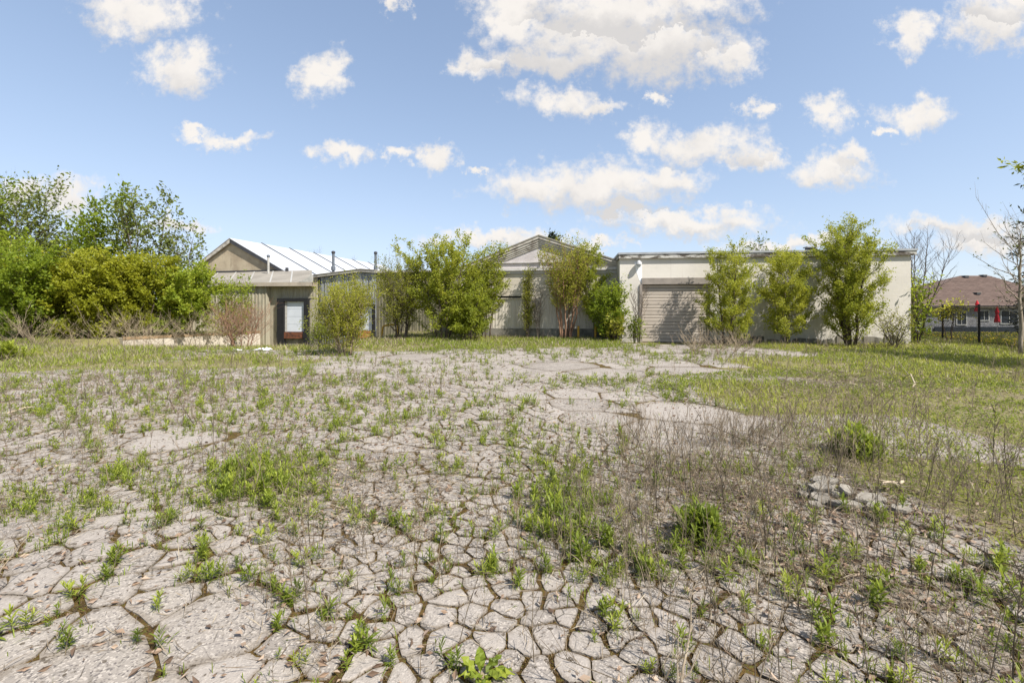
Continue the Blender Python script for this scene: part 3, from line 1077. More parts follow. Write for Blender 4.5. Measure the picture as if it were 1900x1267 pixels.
# --- old gabled warehouse at the left, white metal roof
def left_warehouse():
    P = Plane(352, 41.0, 532, 38.7)
    A = P.uv(430, 443.5); Lf = P.uv(351, 505); Rt = P.uv(534, 505)
    B = thing('white_roofed_warehouse', 'old warehouse with a parged gable end and a long bright white metal roof', 'building', (*P.w(0, 0)[:2], 0))
    inv = Vector(B.location)

    def part(name, fn, mat, parent=B, **kw):
        mb = MB(); fn(mb)
        o = obj(name, mb, mat, parent, **kw)
        if parent is B: o.location = -inv
        return o
    depth = 26.0
    part('wall', lambda mb: P.poly(mb, [(Lf[0] + 0.3, -0.2), (Rt[0] - 0.3, -0.2), (Rt[0] - 0.3, Rt[1] + 0.02), (A[0], A[1] - 0.25), (Lf[0] + 0.3, Lf[1] + 0.02)], -depth, 0), M['parged'])
    part('gable_board', lambda mb: P.rect(mb, Lf[0] + 0.1, Rt[0] - 0.1, Lf[1] - 0.16, Lf[1] + 0.03, 0.003, 0.12), M['dark_metal'])
    for side, E in ((0, Lf), (1, Rt)):
        d = np.array([E[0] - A[0], E[1] - A[1]]); ln = np.linalg.norm(d); d /= ln
        sx = 0.004 if side else -0.004
        a = np.array(A) + [sx, 0]
        th = 0.26
        part('rake_board', lambda mb, a=a, E=E, d=d: P.poly(mb, [(a[0], a[1] - th - 0.1), (a[0], a[1] - 0.05), (E[0] + d[0] * 0.2, E[1] + d[1] * 0.2 - 0.05), (E[0] + d[0] * 0.2, E[1] + d[1] * 0.2 - th)], 0.125, 0.24), M['rake'] if side == 0 else M['dark_metal'])
        n = 7
        for i in range(n):
            o0 = 0.3 - (depth + 0.4) * i / n; o1 = 0.3 - (depth + 0.4) * (i + 1) / n
            pts = [(a[0], a[1]), (E[0] + d[0] * 0.35, E[1] + d[1] * 0.35)]
            pts += [(pts[1][0], pts[1][1] + 0.06), (pts[0][0], pts[0][1] + 0.06)]
            part('roof_panel', lambda mb, pts=pts, o0=o0, o1=o1: P.poly(mb, pts, o1 + 0.04, o0 - 0.04), M['white_roof'])
            if i:
                q = [(p[0], p[1] + 0.09 * (k > 1) - 0.02 * (k < 2)) for k, p in enumerate(pts)]
                part('roof_seam', lambda mb, q=q, o0=o0: P.poly(mb, q, o0 - 0.06, o0 + 0.06), M['pipe'])
    return P, A


PL, LA = left_warehouse()


# --- low dock wing in front of it
def dock_wing():
    P = Plane(330, 33.0, 590, 31.9)          # front wall plane
    B = thing('loading_dock_wing', 'low beige ribbed-metal dock building with a shed roof and two white dock doors', 'building', (*P.w(0, 0)[:2], 0))
    inv = Vector(B.location)

    def part(name, fn, mat, parent=B, **kw):
        mb = MB(); fn(mb)
        o = obj(name, mb, mat, parent, **kw)
        if parent is B: o.location = -inv
        return o
    sr = P.uv(495, 560)[0]                    # where the wall steps back
    se = P.uv(581, 560)[0]
    sl = 0.0
    zf = P.uv(500, 531.5)[1]                  # underside of the eave
    rec = -0.35
    part('front_wall', lambda mb: P.rect(mb, sl, sr - 0.06, -1.3, zf, -5, -0.06), M['ribbed'])
    n = 9
    for i in range(n):
        a = sl + (sr - sl) * i / n; b = sl + (sr - sl) * (i + 1) / n
        part('wall_sheet', lambda mb, a=a, b=b: P.ribbed(mb, a + 0.004, b - 0.004, -1.0, zf - 0.01, 0.24, 0.035, -0.02 + 0.005 * (i % 2)), M['ribbed'])
    # return wall of the recess, profiled as well
    Q = Plane(0, 1, 1, 1)
    p0 = np.array(P.w(sr, 0, 0)[:2]); p1 = np.array(P.w(sr, 0, rec)[:2])
    Q.a = p0; Q.u = (p1 - p0) / np.linalg.norm(p1 - p0); Q.len = np.linalg.norm(p1 - p0); Q.n = np.array([Q.u[1], -Q.u[0]])
    for i in range(1):
        part('wall_sheet', lambda mb, i=i: Q.ribbed(mb, 0.01, Q.len - 0.005, -1.1, zf - 0.01, 0.2, 0.035, 0.01), M['ribbed'])
    # recessed dock wall
    W = Plane(0, 1, 1, 1)
    W.a = np.array(P.w(0, 0, rec)[:2]); W.u = P.u; W.n = P.n; W.len = P.len
    d0 = W.uv(531, 600)[0]; d1 = W.uv(566.5, 600)[0]
    zt = W.uv(550, 559.5)[1]; zb = W.uv(550, 615.5)[1]
    k0 = W.uv(518.5, 600)[0]; k1 = W.uv(575.5, 600)[0]; kz = W.uv(550, 553.5)[1]
    s_a, s_b = sr - 0.04, W.uv(589, 560)[0]
    part('dock_wall', lambda mb: W.rect(mb, s_a, s_b, -1.5, zf, -4, -0.04), M['ribbed'])
    m_ = 4
    for i in range(m_):
        a = s_a + (s_b - s_a) * i / m_; b = s_a + (s_b - s_a) * (i + 1) / m_
        part('wall_sheet', lambda mb, a=a, b=b: W.ribbed(mb, a + 0.004, b - 0.004, kz + 0.005, zf - 0.01, 0.22, 0.03, -0.01), M['ribbed'])
    part('dock_foundation', lambda mb: W.rect(mb, k0 - 0.2, s_b, -1.5, zb - 0.01, -0.038, 0.06), M['foundation'])

    def dock(plane, d0, d1, zb, zt, k0, k1, kz, lev, levmat, n_panel=4, seal_right=True):
        seal = part('dock_seal', lambda mb: (plane.rect(mb, k0, d0 - 0.02, -1.1, kz, 0.062, 0.30), plane.rect(mb, d1 + 0.05, k1, -0.95, kz, 0.062, 0.30),
                                             plane.rect(mb, d0 - 0.018, d1 + 0.048, zt + 0.01, kz - 0.003, 0.062, 0.30)), M['rubber'])
        door = part('dock_door', lambda mb: plane.rect(mb, d0 - 0.016, d1 + 0.046, zb - 0.005, zt + 0.008, 0.0, 0.075), M['dark'])
        for i in range(n_panel):
            z0 = zb + (zt - zb) * i / n_panel; z1 = zb + (zt - zb) * (i + 1) / n_panel
            single('door_panel', lambda mb, z0=z0, z1=z1: plane.rect(mb, d0 + 0.15, d1, z0 + 0.012, z1, 0.078, 0.12), M['white_panel'], door)
        single('door_track', lambda mb: plane.rect(mb, d0 + 0.0, d0 + 0.13, zb, zt, 0.078, 0.15), M['pale_pipe'], door)
        part('dock_leveler', lambda mb: plane.rect(mb, d0 - 0.05, d1 - 0.02, zb - lev, zb - 0.012, 0.062, 0.24), levmat)
        part('dock_bumper', lambda mb: (plane.rect(mb, d1 - 0.01, d1 + 0.22, zb - lev * 0.9, zb - 0.02, 0.062, 0.305),), M['rubber'])
    dock(W, d0, d1, zb, zt, k0, k1, kz, 0.46, M['rust'])
    # shed roof, in sheets with pale lap seams
    zE = P.uv(500, 526.5)[1]
    e0 = np.array(P.w(-0.6, zE, 0.16)); e1 = np.array(P.w(se, zE, 0.16))
    b0 = at(340, 510, 40.6); b1 = at(579, 503, 37.6)
    up = np.array([0, 0, 0.08])
    ns = 7
    for i in range(ns):
        t0, t1 = i / ns, (i + 1) / ns
        q = [e0 + (e1 - e0) * t0, e0 + (e1 - e0) * t1, b0 + (b1 - b0) * t1, b0 + (b1 - b0) * t0]
        g = (e1 - e0) / np.linalg.norm(e1 - e0) * 0.012
        q[0] = q[0] + g; q[3] = q[3] + g; q[1] = q[1] - g; q[2] = q[2] - g
        part('roof_sheet', lambda mb, q=q: mb.slab(q, up), M['beige_roof'])
        if i:
            a = e0 + (e1 - e0) * t0 + [0, 0, 0.03]; b = b0 + (b1 - b0) * t0 + [0, 0, 0.03]
            w_ = (e1 - e0) / np.linalg.norm(e1 - e0) * 0.06
            part('roof_lap', lambda mb, a=a, b=b, w_=w_: mb.slab([a - w_, a + w_, b + w_, b - w_], np.array([0, 0, 0.075])), M['pale_pipe'])
    part('gutter', lambda mb: P.rect(mb, -0.6, se, zf + 0.004, zE + 0.08, 0.162, 0.25), M['gutter'])
    part('soffit', lambda mb: P.rect(mb, -0.5, se, zf, zf + 0.035, -0.5, 0.16), M['gutter'])
    # raised end piece of the eave
    c0 = P.uv(556, 527)[0]
    part('eave_end_panel', lambda mb: P.poly(mb, [(c0, zE + 0.09), (se + 0.02, zE + 0.085), (se + 0.02, zE + 0.62), (se - 0.35, zE + 0.34)], 0.02, 0.24), M['pale_pipe'])
    # grey metal front to the right
    F = Plane(588, 32.4, 700, 31.3)
    tl = F.uv(589, 511.5); pk = F.uv(672, 500.5); tr = F.uv(699, 502.5)
    g1 = F.uv(698, 560)[0]
    topf = lambda s: np.interp(s, [0, pk[0], g1], [tl[1], pk[1], tr[1]])
    part('front_block', lambda mb: F.poly(mb, [(0.0, -1.4), (g1, -1.4), (g1, tr[1] - 0.02), (pk[0], pk[1] - 0.02), (0.0, tl[1] - 0.02)], -14, -0.05), M['grey_sheet'])
    part('corner_post', lambda mb: F.rect(mb, -0.32, 0.09, -1.3, tl[1] - 0.06, -0.3, 0.05), M['tan_board'])
    part('corner_trim', lambda mb: F.rect(mb, 0.092, 0.27, -1.3, tl[1] - 0.09, -0.045, 0.03), M['dark_metal'])
    m_ = 5
    for row, (za, zb_) in enumerate(((1.86, None), (-1.2, 1.85))):
        for i in range(m_):
            a = 0.28 + (g1 - 0.28) * i / m_; b = 0.28 + (g1 - 0.28) * (i + 1) / m_
            zt_ = (lambda s: topf(s) - 0.14) if zb_ is None else zb_
            part('metal_sheet', lambda mb, a=a, b=b, za=za, zt_=zt_: F.ribbed(mb, a + 0.005, b - 0.005, za, zt_, 0.2, 0.022, -0.02 + 0.012 * ((i + row) % 2)), M['grey_sheet'])
    part('front_fascia', lambda mb: F.poly(mb, [(-0.35, tl[1] - 0.15), (pk[0], pk[1] - 0.14), (g1, tr[1] - 0.14), (g1, tr[1]), (pk[0], pk[1]), (-0.35, tl[1] - 0.02)], -0.04, 0.2), M['rake'])
    part('front_roof', lambda mb: F.poly(mb, [(-0.35, tl[1] - 0.015), (pk[0], pk[1] + 0.005), (g1 + 0.02, tr[1] + 0.005), (g1 + 0.02, tr[1] + 0.06), (pk[0], pk[1] + 0.06), (-0.35, tl[1] + 0.04)], -14, 0.24), M['beige_roof'])
    q0, q1 = F.uv(668, 600)[0], F.uv(693, 600)[0]
    qzb, qzt = F.uv(680, 613.5)[1], F.uv(680, 568)[1]
    dock(F, q0, q1, qzb, qzt, F.uv(661, 600)[0], F.uv(697.5, 600)[0], F.uv(680, 564)[1], 0.52, M['orange'])
    # olive wall running on to the middle hall
    g2 = F.uv(842, 540)[0]
    zt2 = F.uv(740, 502.5)[1]
    part('rear_wall', lambda mb: F.rect(mb, g1 + 0.004, g2, -1.0, zt2 - 0.12, -10, -0.05), M['olive_wall'])
    m_ = 6
    for i in range(m_):
        a = g1 + 0.01 + (g2 - g1) * i / m_; b = g1 + (g2 - g1) * (i + 1) / m_
        part('wall_sheet', lambda mb, a=a, b=b: F.ribbed(mb, a + 0.004, b - 0.004, -0.9, zt2 - 0.13, 0.25, 0.02, -0.015), M['olive_wall'])
    part('rear_roof', lambda mb: F.rect(mb, g1 + 0.03, g2 + 0.1, zt2 - 0.118, zt2, -10.2, 0.15), M['rake'])
    # vent pipes through the roofs
    for (px, pt, pb, Y, r, mt) in ((498, 474, 507, 37.0, 0.085, 'pale_pipe'), (618.5, 467, 504, 36.0, 0.10, 'pipe'), (697, 468, 504, 36.0, 0.095, 'pipe')):
        t = at(px, pt, Y); b = at(px, pb, Y); b[2] -= 0.5
        v = part('vent_pipe', lambda mb: mb.tube([b, t], r, 10), M[mt])
        h = t[2]
        single('pipe_cap', lambda mb: mb.lathe([(r * 1.05, -0.16), (r * 1.5, -0.12), (r * 1.5, 0.0), (r * 0.7, 0.05), (0.0, 0.06)], t, 10), M['dark_metal'] if mt == 'pipe' else M['pipe'], v)
        if px > 500:
            z = at(px, pb - 9, Y)
            single('pipe_collar', lambda mb: mb.lathe([(r, -0.3), (r * 1.7, -0.28), (r * 1.7, 0.0), (r, 0.06)], z, 10), M['pipe'], v)
    # roof-edge box by the gable
    z = at(532.5, 503, 37.8)
    part('roof_box', lambda mb: mb.box(z - [0.09, 0.1, 0.3], z + [0.09, 0.1, 0.28]), M['dark_metal'])


dock_wing()


# --- concrete wall along the truck ramp
def ramp_wall():
    a = np.array([-20.9, 24.6]); b = np.array([-17.15, 31.2])
    d = (b - a) / np.linalg.norm(b - a); n = np.array([d[1], -d[0]])
    w = thing('ramp_wall', 'low pale concrete wall beside the truck ramp with a rusty edge', 'wall', (*a, 0))
    mb = MB()
    seg = 4
    L = np.linalg.norm(b - a)
    for i in range(seg):
        p = a + d * (L * i / seg + 0.008); q = a + d * (L * (i + 1) / seg - 0.008)
        one = MB()
        h = 0.03 + 0.03 * (i % 2)
        one.slab([(*(p - a), -1.4), (*(q - a), -1.4), (*(q - a), h), (*(p - a), h)], (*(n * -0.8), 0))
        obj('wall_section', one, M['concrete'], w)
    mb.slab([(*(n * -0.12), 0.062), (*(d * L + n * -0.12), 0.062), (*(d * L + n * 0.02), 0.062), (*(n * 0.02), 0.062)], (0, 0, 0.04))
    mb.slab([(*(n * 0.003), -0.06), (*(d * L + n * 0.003), -0.06), (*(d * L + n * 0.003), 0.06), (*(n * 0.003), 0.06)], (*(n * 0.02), 0))
    obj('edge_angle', mb, M['edge_rust'], w)


ramp_wall()


# --- house beyond the fence
def house():
    Y0, Y1 = 50.0, 61.0
    zb, ze = -1.0, 1.85
    x0 = (1672 - CX) / FPX * Y0; x1 = x0 + 21
    rl = at(1782, 511.5, 55.0); rr = at(1834, 510, 55.0)
    rr[2] = rl[2]
    B = thing('neighbour_house', 'single-storey grey house with a brown shingled hip roof beyond the chain-link fence', 'house', (x0, Y0, zb))
    inv = Vector(B.location)

    def part(name, fn, mat, parent=B, **kw):
        mb = MB(); fn(mb)
        o = obj(name, mb, mat, parent, **kw)
        if parent is B: o.location = -inv
        return o
    part('wall', lambda mb: mb.box((x0 + 0.5, Y0 + 0.5, zb - 0.3), (x1 - 0.5, Y1 - 0.5, ze - 0.05)), M['house_wall'])
    c = [np.array([x0, Y0, ze]), np.array([x1, Y0, ze]), np.array([x1, Y1, ze]), np.array([x0, Y1, ze])]
    rr = np.array([x1 - 5.5, 55.5, rl[2]]) if rr[0] > x1 - 5.5 else rr

    def roof(mb):
        V = c + [rl, rr]
        mb.add(V, [(0, 1, 5, 4), (1, 2, 5), (2, 3, 4, 5), (3, 0, 4), (3, 2, 1, 0)])
    roof_o = part('roof', roof, M['shingle'])
    # shingle courses standing proud on the front slope
    ncr = 26
    f0, f1, f2, f3 = c[0], c[1], rr, rl
    nrm = np.cross(f1 - f0, f3 - f0); nrm /= np.linalg.norm(nrm)
    mb = MB()
    for i in range(ncr):
        t0, t1 = i / ncr, (i + 0.93) / ncr
        q = [f0 + (f3 - f0) * t0, f1 + (f2 - f1) * t0, f1 + (f2 - f1) * t1, f0 + (f3 - f0) * t1]
        q[0] = q[0] + nrm * 0.045; q[1] = q[1] + nrm * 0.045; q[2] = q[2] + nrm * 0.01; q[3] = q[3] + nrm * 0.01
        b = [p - nrm * 0.04 for p in q]
        mb.add(q + b, [(0, 1, 2, 3), (0, 4, 5, 1)])
    obj('shingle_courses', mb, M['shingle'], roof_o, kind='stuff')
    part('fascia', lambda mb: mb.box((x0, Y0 - 0.08, ze - 0.2), (x1, Y0 - 0.005, ze + 0.01)), M['gutter'])
    for px, py in ((1790, 514), (1823.5, 512.5), (1811.5, 545.5)):
        # vent boxes sit on the front slope
        t = (HY - py)
        best = None
        for k in np.linspace(0, 1, 200):
            Yk = Y0 + (rl[1] - Y0) * k; zk = ze + (rl[2] - ze) * k
            e = abs(HY - (zk - CAM_H) / Yk * FPX - py)
            if best is None or e < best[0]: best = (e, Yk, zk)
        _, Yk, zk = best
        X = (px - CX) / FPX * Yk
        v = part('roof_vent', lambda mb: mb.box((X - 0.22, Yk - 0.3, zk - 0.1), (X + 0.22, Yk + 0.25, zk + 0.13)), M['dark_metal'])
        single('vent_cap', lambda mb: mb.box((X - 0.26, Yk - 0.34, zk + 0.132), (X + 0.26, Yk + 0.3, zk + 0.17)), M['pale_pipe'], v)
    for (pa, pb, ya, yb) in ((1713, 1722, 578, 598), (1752, 1768, 578, 592), (1783, 1800, 579, 602), (1826, 1842, 577, 594), (1866, 1896, 577, 600)):
        xa, xb = (pa - CX) / FPX * Y0, (pb - CX) / FPX * Y0
        za, zb_ = CAM_H + (HY - yb) / FPX * Y0, CAM_H + (HY - ya) / FPX * Y0
        w = part('window', lambda mb: (mb.box((xa - 0.1, Y0 + 0.42, za - 0.1), (xb + 0.1, Y0 + 0.497, za)), mb.box((xa - 0.1, Y0 + 0.42, zb_), (xb + 0.1, Y0 + 0.497, zb_ + 0.1)),
                                       mb.box((xa - 0.1, Y0 + 0.42, za + 0.001), (xa, Y0 + 0.497, zb_ - 0.001)), mb.box((xb, Y0 + 0.42, za + 0.001), (xb + 0.1, Y0 + 0.497, zb_ - 0.001)),
                                       mb.box(((xa + xb) / 2 - 0.03, Y0 + 0.43, za + 0.002), ((xa + xb) / 2 + 0.03, Y0 + 0.46, zb_ - 0.002))), M['white_trim'])
        single('pane', lambda mb: mb.box((xa + 0.003, Y0 + 0.47, za + 0.003), (xb - 0.003, Y0 + 0.495, zb_ - 0.003)), M['window_glass'], w)
    # dark planting bed wall along the base
    part('base_course', lambda mb: mb.box((x0 + 4.0, Y0 + 0.36, zb - 0.3), (x1 - 0.6, Y0 + 0.418, zb + 0.55)), M['window_glass'])


house()


def umbrella(px, ptop, pbot, Y, label):
    t = at(px, ptop, Y); g = gz(t[0], Y)
    r = thing('closed_umbrella', label, 'patio umbrella', (t[0], Y, g))
    h = t[2] - g
    hb = CAM_H + (HY - pbot) / FPX * Y - g
    mb = MB(); mb.lathe([(0.0, h), (0.05, h - 0.06), (0.16, h - (h - hb) * 0.35), (0.11, h - (h - hb) * 0.5), (0.24, hb + 0.08), (0.2, hb), (0.03, hb + 0.02)], (0, 0, 0), 9)
    obj('canopy', mb, M['red_cloth'], r)
    mb = MB(); mb.tube([(0, 0, 0), (0, 0, hb + 0.3)], 0.022, 6)
    obj('pole', mb, M['pale_pipe'], r)
    mb = MB(); mb.lathe([(0.0, 0), (0.25, 0), (0.25, 0.06), (0.05, 0.1), (0.0, 0.1)], (0, 0, 0), 10)
    obj('base', mb, M['dark_metal'], r)


umbrella(1813, 557, 578, 45.5, 'closed red patio umbrella beside the right-hand fence post, showing against the brown roof')
umbrella(1850, 569, 598, 44.5, 'closed red patio umbrella against the grey house wall, lower of the two')


# --- chain-link fence on the right
def fence():
    a = np.array([21.0, 20.6]); b = np.array([21.95, 23.35])
    st = b - a; L = np.linalg.norm(st); d = st / L
    ztop = 1.77
    F = thing('chain_link_fence', 'black chain-link fence running back beside the grass at the right', 'fence', (*a, 0))
    ks = [-2, -1, 0, 1, 2, 3, 4]
    for k in ks:
        p = st * k
        g = gz(*(a + p))
        mb = MB()
        mb.tube([(*p, g - 0.2), (*p, ztop + 0.02)], 0.045 if k != 2 else 0.05, 8)
        post = obj('post', mb, M['fence_black'], F)
        cap = MB(); cap.lathe([(0.05, 0.0), (0.052, 0.03), (0.0, 0.06)], (*p, ztop + 0.02), 8)
        obj('post_cap', cap, M['fence_black'], post)
    s0, s1 = ks[0] * L, ks[-1] * L
    mb = MB(); mb.tube([(*(d * s0), ztop - 0.03), (*(d * s1), ztop - 0.03)], 0.036, 6)
    obj('top_rail', mb, M['fence_black'], F)
    # woven wire: both diagonals
    mb = MB()
    zlo = 0.03
    H = ztop - 0.05 - zlo
    nrm = np.array([d[1], -d[0]])
    pitch = 0.068
    for sgn in (1, -1):
        s = s0 - H
        while s < s1 + H:
            e0, e1 = s, s + sgn * H
            t0, t1 = 0.0, 1.0
            lo, hi = min(e0, e1), max(e0, e1)
            if hi > s0 and lo < s1:
                f = lambda q: (q - e0) / (e1 - e0)
                ts = sorted((f(s0), f(s1)))
                t0, t1 = max(0, ts[0]), min(1, ts[1])
                if t1 - t0 > 0.02:
                    pp = []
                    for t in (t0, t1):
                        ss = e0 + (e1 - e0) * t
                        gg = gz(*(a + d * ss))
                        pp.append((*(d * ss + nrm * (0.05 + 0.003 * sgn)), zlo + gg + (ztop - 0.05 - zlo - gg) * t))
                    mb.tube(pp, 0.0068, 3, cap=False)
            s += pitch
    obj('chain_link_mesh', mb, M['fence_black'], F)


fence()


# --- yellow pipe rail and bollards
def rail():
    a = at(708.5, 632, 25.0); g = gz(a[0], 25.0)
    zt = at(708, 604, 25.0)[2]
    r = thing('pipe_guard_rail', 'bent yellow pipe rail standing right of the far dock door', 'guard rail', (a[0], 25.0, g))
    mb = MB()
    h = zt - g
    mb.tube([(0, 0, -0.1), (0.02, 0, h * 0.5), (0.05, 0, h - 0.10), (0.09, 0.02, h - 0.03), (0.18, 0.05, h), (0.80, 0.25, h + 0.07)], 0.052, 8)
    obj('pipe', mb, M['yellow'], r)
    mb = MB(); mb.lathe([(0.0, 0.0), (0.09, 0.0), (0.09, 0.015), (0.055, 0.02)], (0, 0, 0.0), 10)
    obj('base_flange', mb, M['rust'], r)
    mb = MB(); mb.tube([(0.82, 0.25, -0.1), (0.80, 0.25, h + 0.06)], 0.045, 8)
    obj('rear_leg', mb, M['yellow'], r)


rail()
for px, pt, pb, Y, lab in ((1073, 606, 628, 23.6, 'yellow pipe bollard left of the other two, at the base of the gabled hall'),
                          (1105, 605, 629, 23.4, 'yellow pipe bollard in the middle of three, under the tall sapling'),
                          (1139, 610, 629, 23.0, 'yellow pipe bollard nearest the corner of the block building')):
    t = at(px, pt, Y); g = gz(t[0], Y)
    r = thing('bollard', lab, 'bollard', (t[0], Y, g), 'yellow bollards in front of the gabled hall')
    h = t[2] - g
    mb = MB(); mb.tube([(0, 0, -0.1), (0, 0, h)], 0.055, 10); obj('pipe', mb, M['yellow'], r)
    mb = MB(); mb.lathe([(0.056, 0), (0.05, 0.03), (0.0, 0.045)], (0, 0, h), 10); obj('cap', mb, M['yellow'], r)

# ---------------------------------------------------------------- trees and shrubs
def unit(v):
    return v / (np.linalg.norm(v, axis=-1, keepdims=True) + 1e-9)


def rods(mb, A, B, ra, rb, tint=0.5):
    """thin three-sided rods"""
    n = len(A)
    t = unit(B - A)
    ref = np.where(np.abs(t[:, 2:3]) > 0.8, np.array([[1.0, 0.2, 0]]), np.array([[0, 0.1, 1.0]]))
    a = unit(np.cross(t, ref)); b = np.cross(t, a)
    ang = np.array([0, 2.094, 4.189])
    ring = a[:, None] * np.cos(ang)[None, :, None] + b[:, None] * np.sin(ang)[None, :, None]
    ra = np.broadcast_to(ra, (n,)); rb = np.broadcast_to(rb, (n,))
    V = np.concatenate([A[:, None] + ring * ra[:, None, None], B[:, None] + ring * rb[:, None, None]], 1).reshape(-1, 3)
    k = np.arange(3); k2 = (k + 1) % 3
    f = np.stack([k, k2, k2 + 3, k + 3], -1)
    F = ((np.arange(n) * 6)[:, None, None] + f[None]).reshape(-1, 4)
    mb.add_uniform(V, F, np.repeat(np.broadcast_to(tint, (n,)), 6))


def leaf_quads(mb, p, d, ln, wd, tint, r, droop=0.25):
    """one bent rhombus per leaf"""
    n = len(p)
    rnd = unit(r.normal(size=(n, 3)))
    side = unit(np.cross(d, rnd))
    up = np.cross(side, d)
    ln = np.broadcast_to(ln, (n,))[:, None]; wd = np.broadcast_to(wd, (n,))[:, None]
    mid = p + d * ln * 0.45 + up * ln * 0.06
    tip = p + d * ln - up * ln * droop * 0.5
    V = np.stack([p, mid + side * wd / 2, tip, mid - side * wd / 2], 1).reshape(-1, 3)
    F = np.arange(n * 4).reshape(n, 4)
    mb.add_uniform(V, F, np.repeat(tint, 4))


ENV = {
    'oval': lambda t: np.sqrt(np.maximum(0.0, 1 - ((t - 0.52) / 0.56) ** 2)),
    'vase': lambda t: 0.22 + 0.9 * np.clip(t, 0, 0.75) * (t < 0.75) + (t >= 0.75) * 0.9 * (1.0 - (t - 0.75) / 0.34) * 0.86,
    'broad': lambda t: np.sqrt(np.maximum(0.02, 1 - ((t - 0.36) / 0.68) ** 2)),
    'column': lambda t: 0.8 - 0.35 * t,
    'cone': lambda t: 1.02 - 0.82 * t,
    'hedge': lambda t: np.where(t < 0.72, 0.9, 0.9 * np.sqrt(np.maximum(0.03, 1 - ((t - 0.72) / 0.3) ** 2))),
}


def plant_tree(name, label, px, ybase, ytop, Y, wpx, leaf, bark='bark', stems=3, env='oval', clear=0.12, leaves=4000, leaf_len=0.085, leaf_w=0.45,
               rise=0.55, seed=0, cat='tree', group=None, lean=0.0, trunk_r=None, spread_base=0.12, bare=0.0, twig_len=0.42, depth=1.0, top_airy=True, tint0=0.45, cluster=0.18, out=1.0, dense=2.0):
    r = np.random.default_rng(1000 + seed)
    b = at(px, ybase, Y)
    g = gz(b[0], Y)
    H = CAM_H + (HY - ytop) / FPX * Y - g
    W = wpx / FPX * Y / 2
    tr = trunk_r or 0.011 * H + 0.012
    root = thing(name, label, cat, (b[0], Y, g - 0.02), group)
    wood, crown = MB(), MB()
    wood.smooth = True
    E = ENV[env]
    TW = []
    for s in range(stems):
        az = 2 * math.pi * (s + r.random() * 0.7) / stems
        off = np.array([math.cos(az), math.sin(az) * depth, 0]) * (spread_base * W if stems > 1 else 0)
        hs = H * (1.0 if s == 0 else r.uniform(0.74, 0.99))
        reach = W * (0.05 if stems == 1 else r.uniform(0.25, 0.6))
        k = np.linspace(0, 1, 10)
        path = np.stack([off[0] + math.cos(az) * reach * k ** 1.3 + lean * k * W, off[1] + math.sin(az) * reach * depth * k ** 1.3, hs * k], 1)
        path[1:, :2] += np.cumsum(r.normal(size=(9, 2)) * 0.018 * H, 0) * 0.5
        rad = tr * (1 if stems == 1 else 0.62) * (1 - k) ** 0.85 + 0.006
        wood.tube(path, rad, 7 if H > 3 else 5, 0.5)
        nb = int((34 if stems == 1 else 20 if stems < 5 else 15) * (0.7 + 0.1 * H))
        for i in range(nb):
            t = clear + (1 - clear) * ((i + r.random()) / nb) ** 0.9
            t = min(t, 0.985)
            p0 = np.array([np.interp(t, k, path[:, q]) for q in range(3)])
            ba = az + i * 2.399 + r.normal() * 0.3
            Lb = W * float(E(np.array(t * hs / H))) * r.uniform(0.5, 1.0) * (0.85 if stems > 1 else 1.0)
            Lb = max(Lb, 0.16 * W)
            rs = rise * r.uniform(0.6, 1.4) + (0.5 * max(0, t - 0.7))
            if t > 0.8: Lb *= 0.75
            dh = np.array([math.cos(ba), math.sin(ba) * depth, 0]) * out
            kk = np.linspace(0, 1, 5)
            bp = p0 + dh * Lb * kk[:, None] ** 0.9
            bp[:, 2] += Lb * rs * (kk + 0.25 * kk ** 2) + 0
            bp[1:] += r.normal(size=(4, 3)) * 0.035 * Lb
            r0 = max(0.004, min(0.42 * np.interp(t, k, rad), 0.016 * Lb + 0.004))
            wood.tube(bp, r0 * (1 - 0.8 * kk) + 0.0025, 4, 0.5, cap=False)
            ntw = max(2, int(3 + Lb * 7.5))
            for q in range(ntw):
                u = 0.22 + 0.78 * (q + r.random()) / ntw
                tp = np.array([np.interp(u, kk, bp[:, c]) for c in range(3)])
                dv = unit(bp[-1] - bp[0]) * 0.9 + r.normal(size=3) * 0.55 + np.array([0, 0, rise * 0.55])
                dv = unit(dv)
                tl = twig_len * r.uniform(0.5, 1.25)
                TW.append((tp, dv, tl, t))
    # leaders
    P0 = np.array([q[0] for q in TW]); D = np.array([q[1] for q in TW]); Lt = np.array([q[2] for q in TW]); T = np.array([q[3] for q in TW])
    end = P0 + D * Lt[:, None] + np.c_[np.zeros((len(D), 2)), Lt * 0.12]
    tk = r.random(len(TW)) < 0.8
    rods(wood, P0[tk], end[tk], 0.004, 0.0015, 0.5)
    # leaves along the twigs: some twigs full, some nearly bare
    full = np.clip(r.random(len(TW)) * 1.1 + 0.3 - bare, 0.0, 1.2)
    if top_airy:
        full *= 1.0 - 0.45 * smooth(T, 0.75, 1.0)
    w = full * Lt
    leaves = int(leaves * dense)
    leaf_len = leaf_len * 1.25
    if leaves > 0:
        cnt = r.multinomial(leaves, w / w.sum())
        idx = np.repeat(np.arange(len(TW)), cnt)
        n = len(idx)
        u = r.random(n) ** 0.8
        p = P0[idx] + (end[idx] - P0[idx]) * u[:, None] + r.normal(size=(n, 3)) * cluster * 0.36
        d = unit(D[idx] * 0.55 + r.normal(size=(n, 3)) * 0.75 + np.array([0, 0, 0.12]))
        tw_t = r.random(len(TW))
        tint = np.clip(tint0 + 0.42 * (tw_t[idx] - 0.5) + 0.28 * (r.random(n) - 0.5) + 0.16 * (T[idx] - 0.5), 0, 1)
        ll = leaf_len * r.uniform(0.6, 1.3, n)
        leaf_quads(crown, p, d, ll, ll * leaf_w, tint, r)
    obj('trunk', wood, M[bark], root)
    if leaves > 0:
        obj('crown', crown, M[leaf], root)
    return root


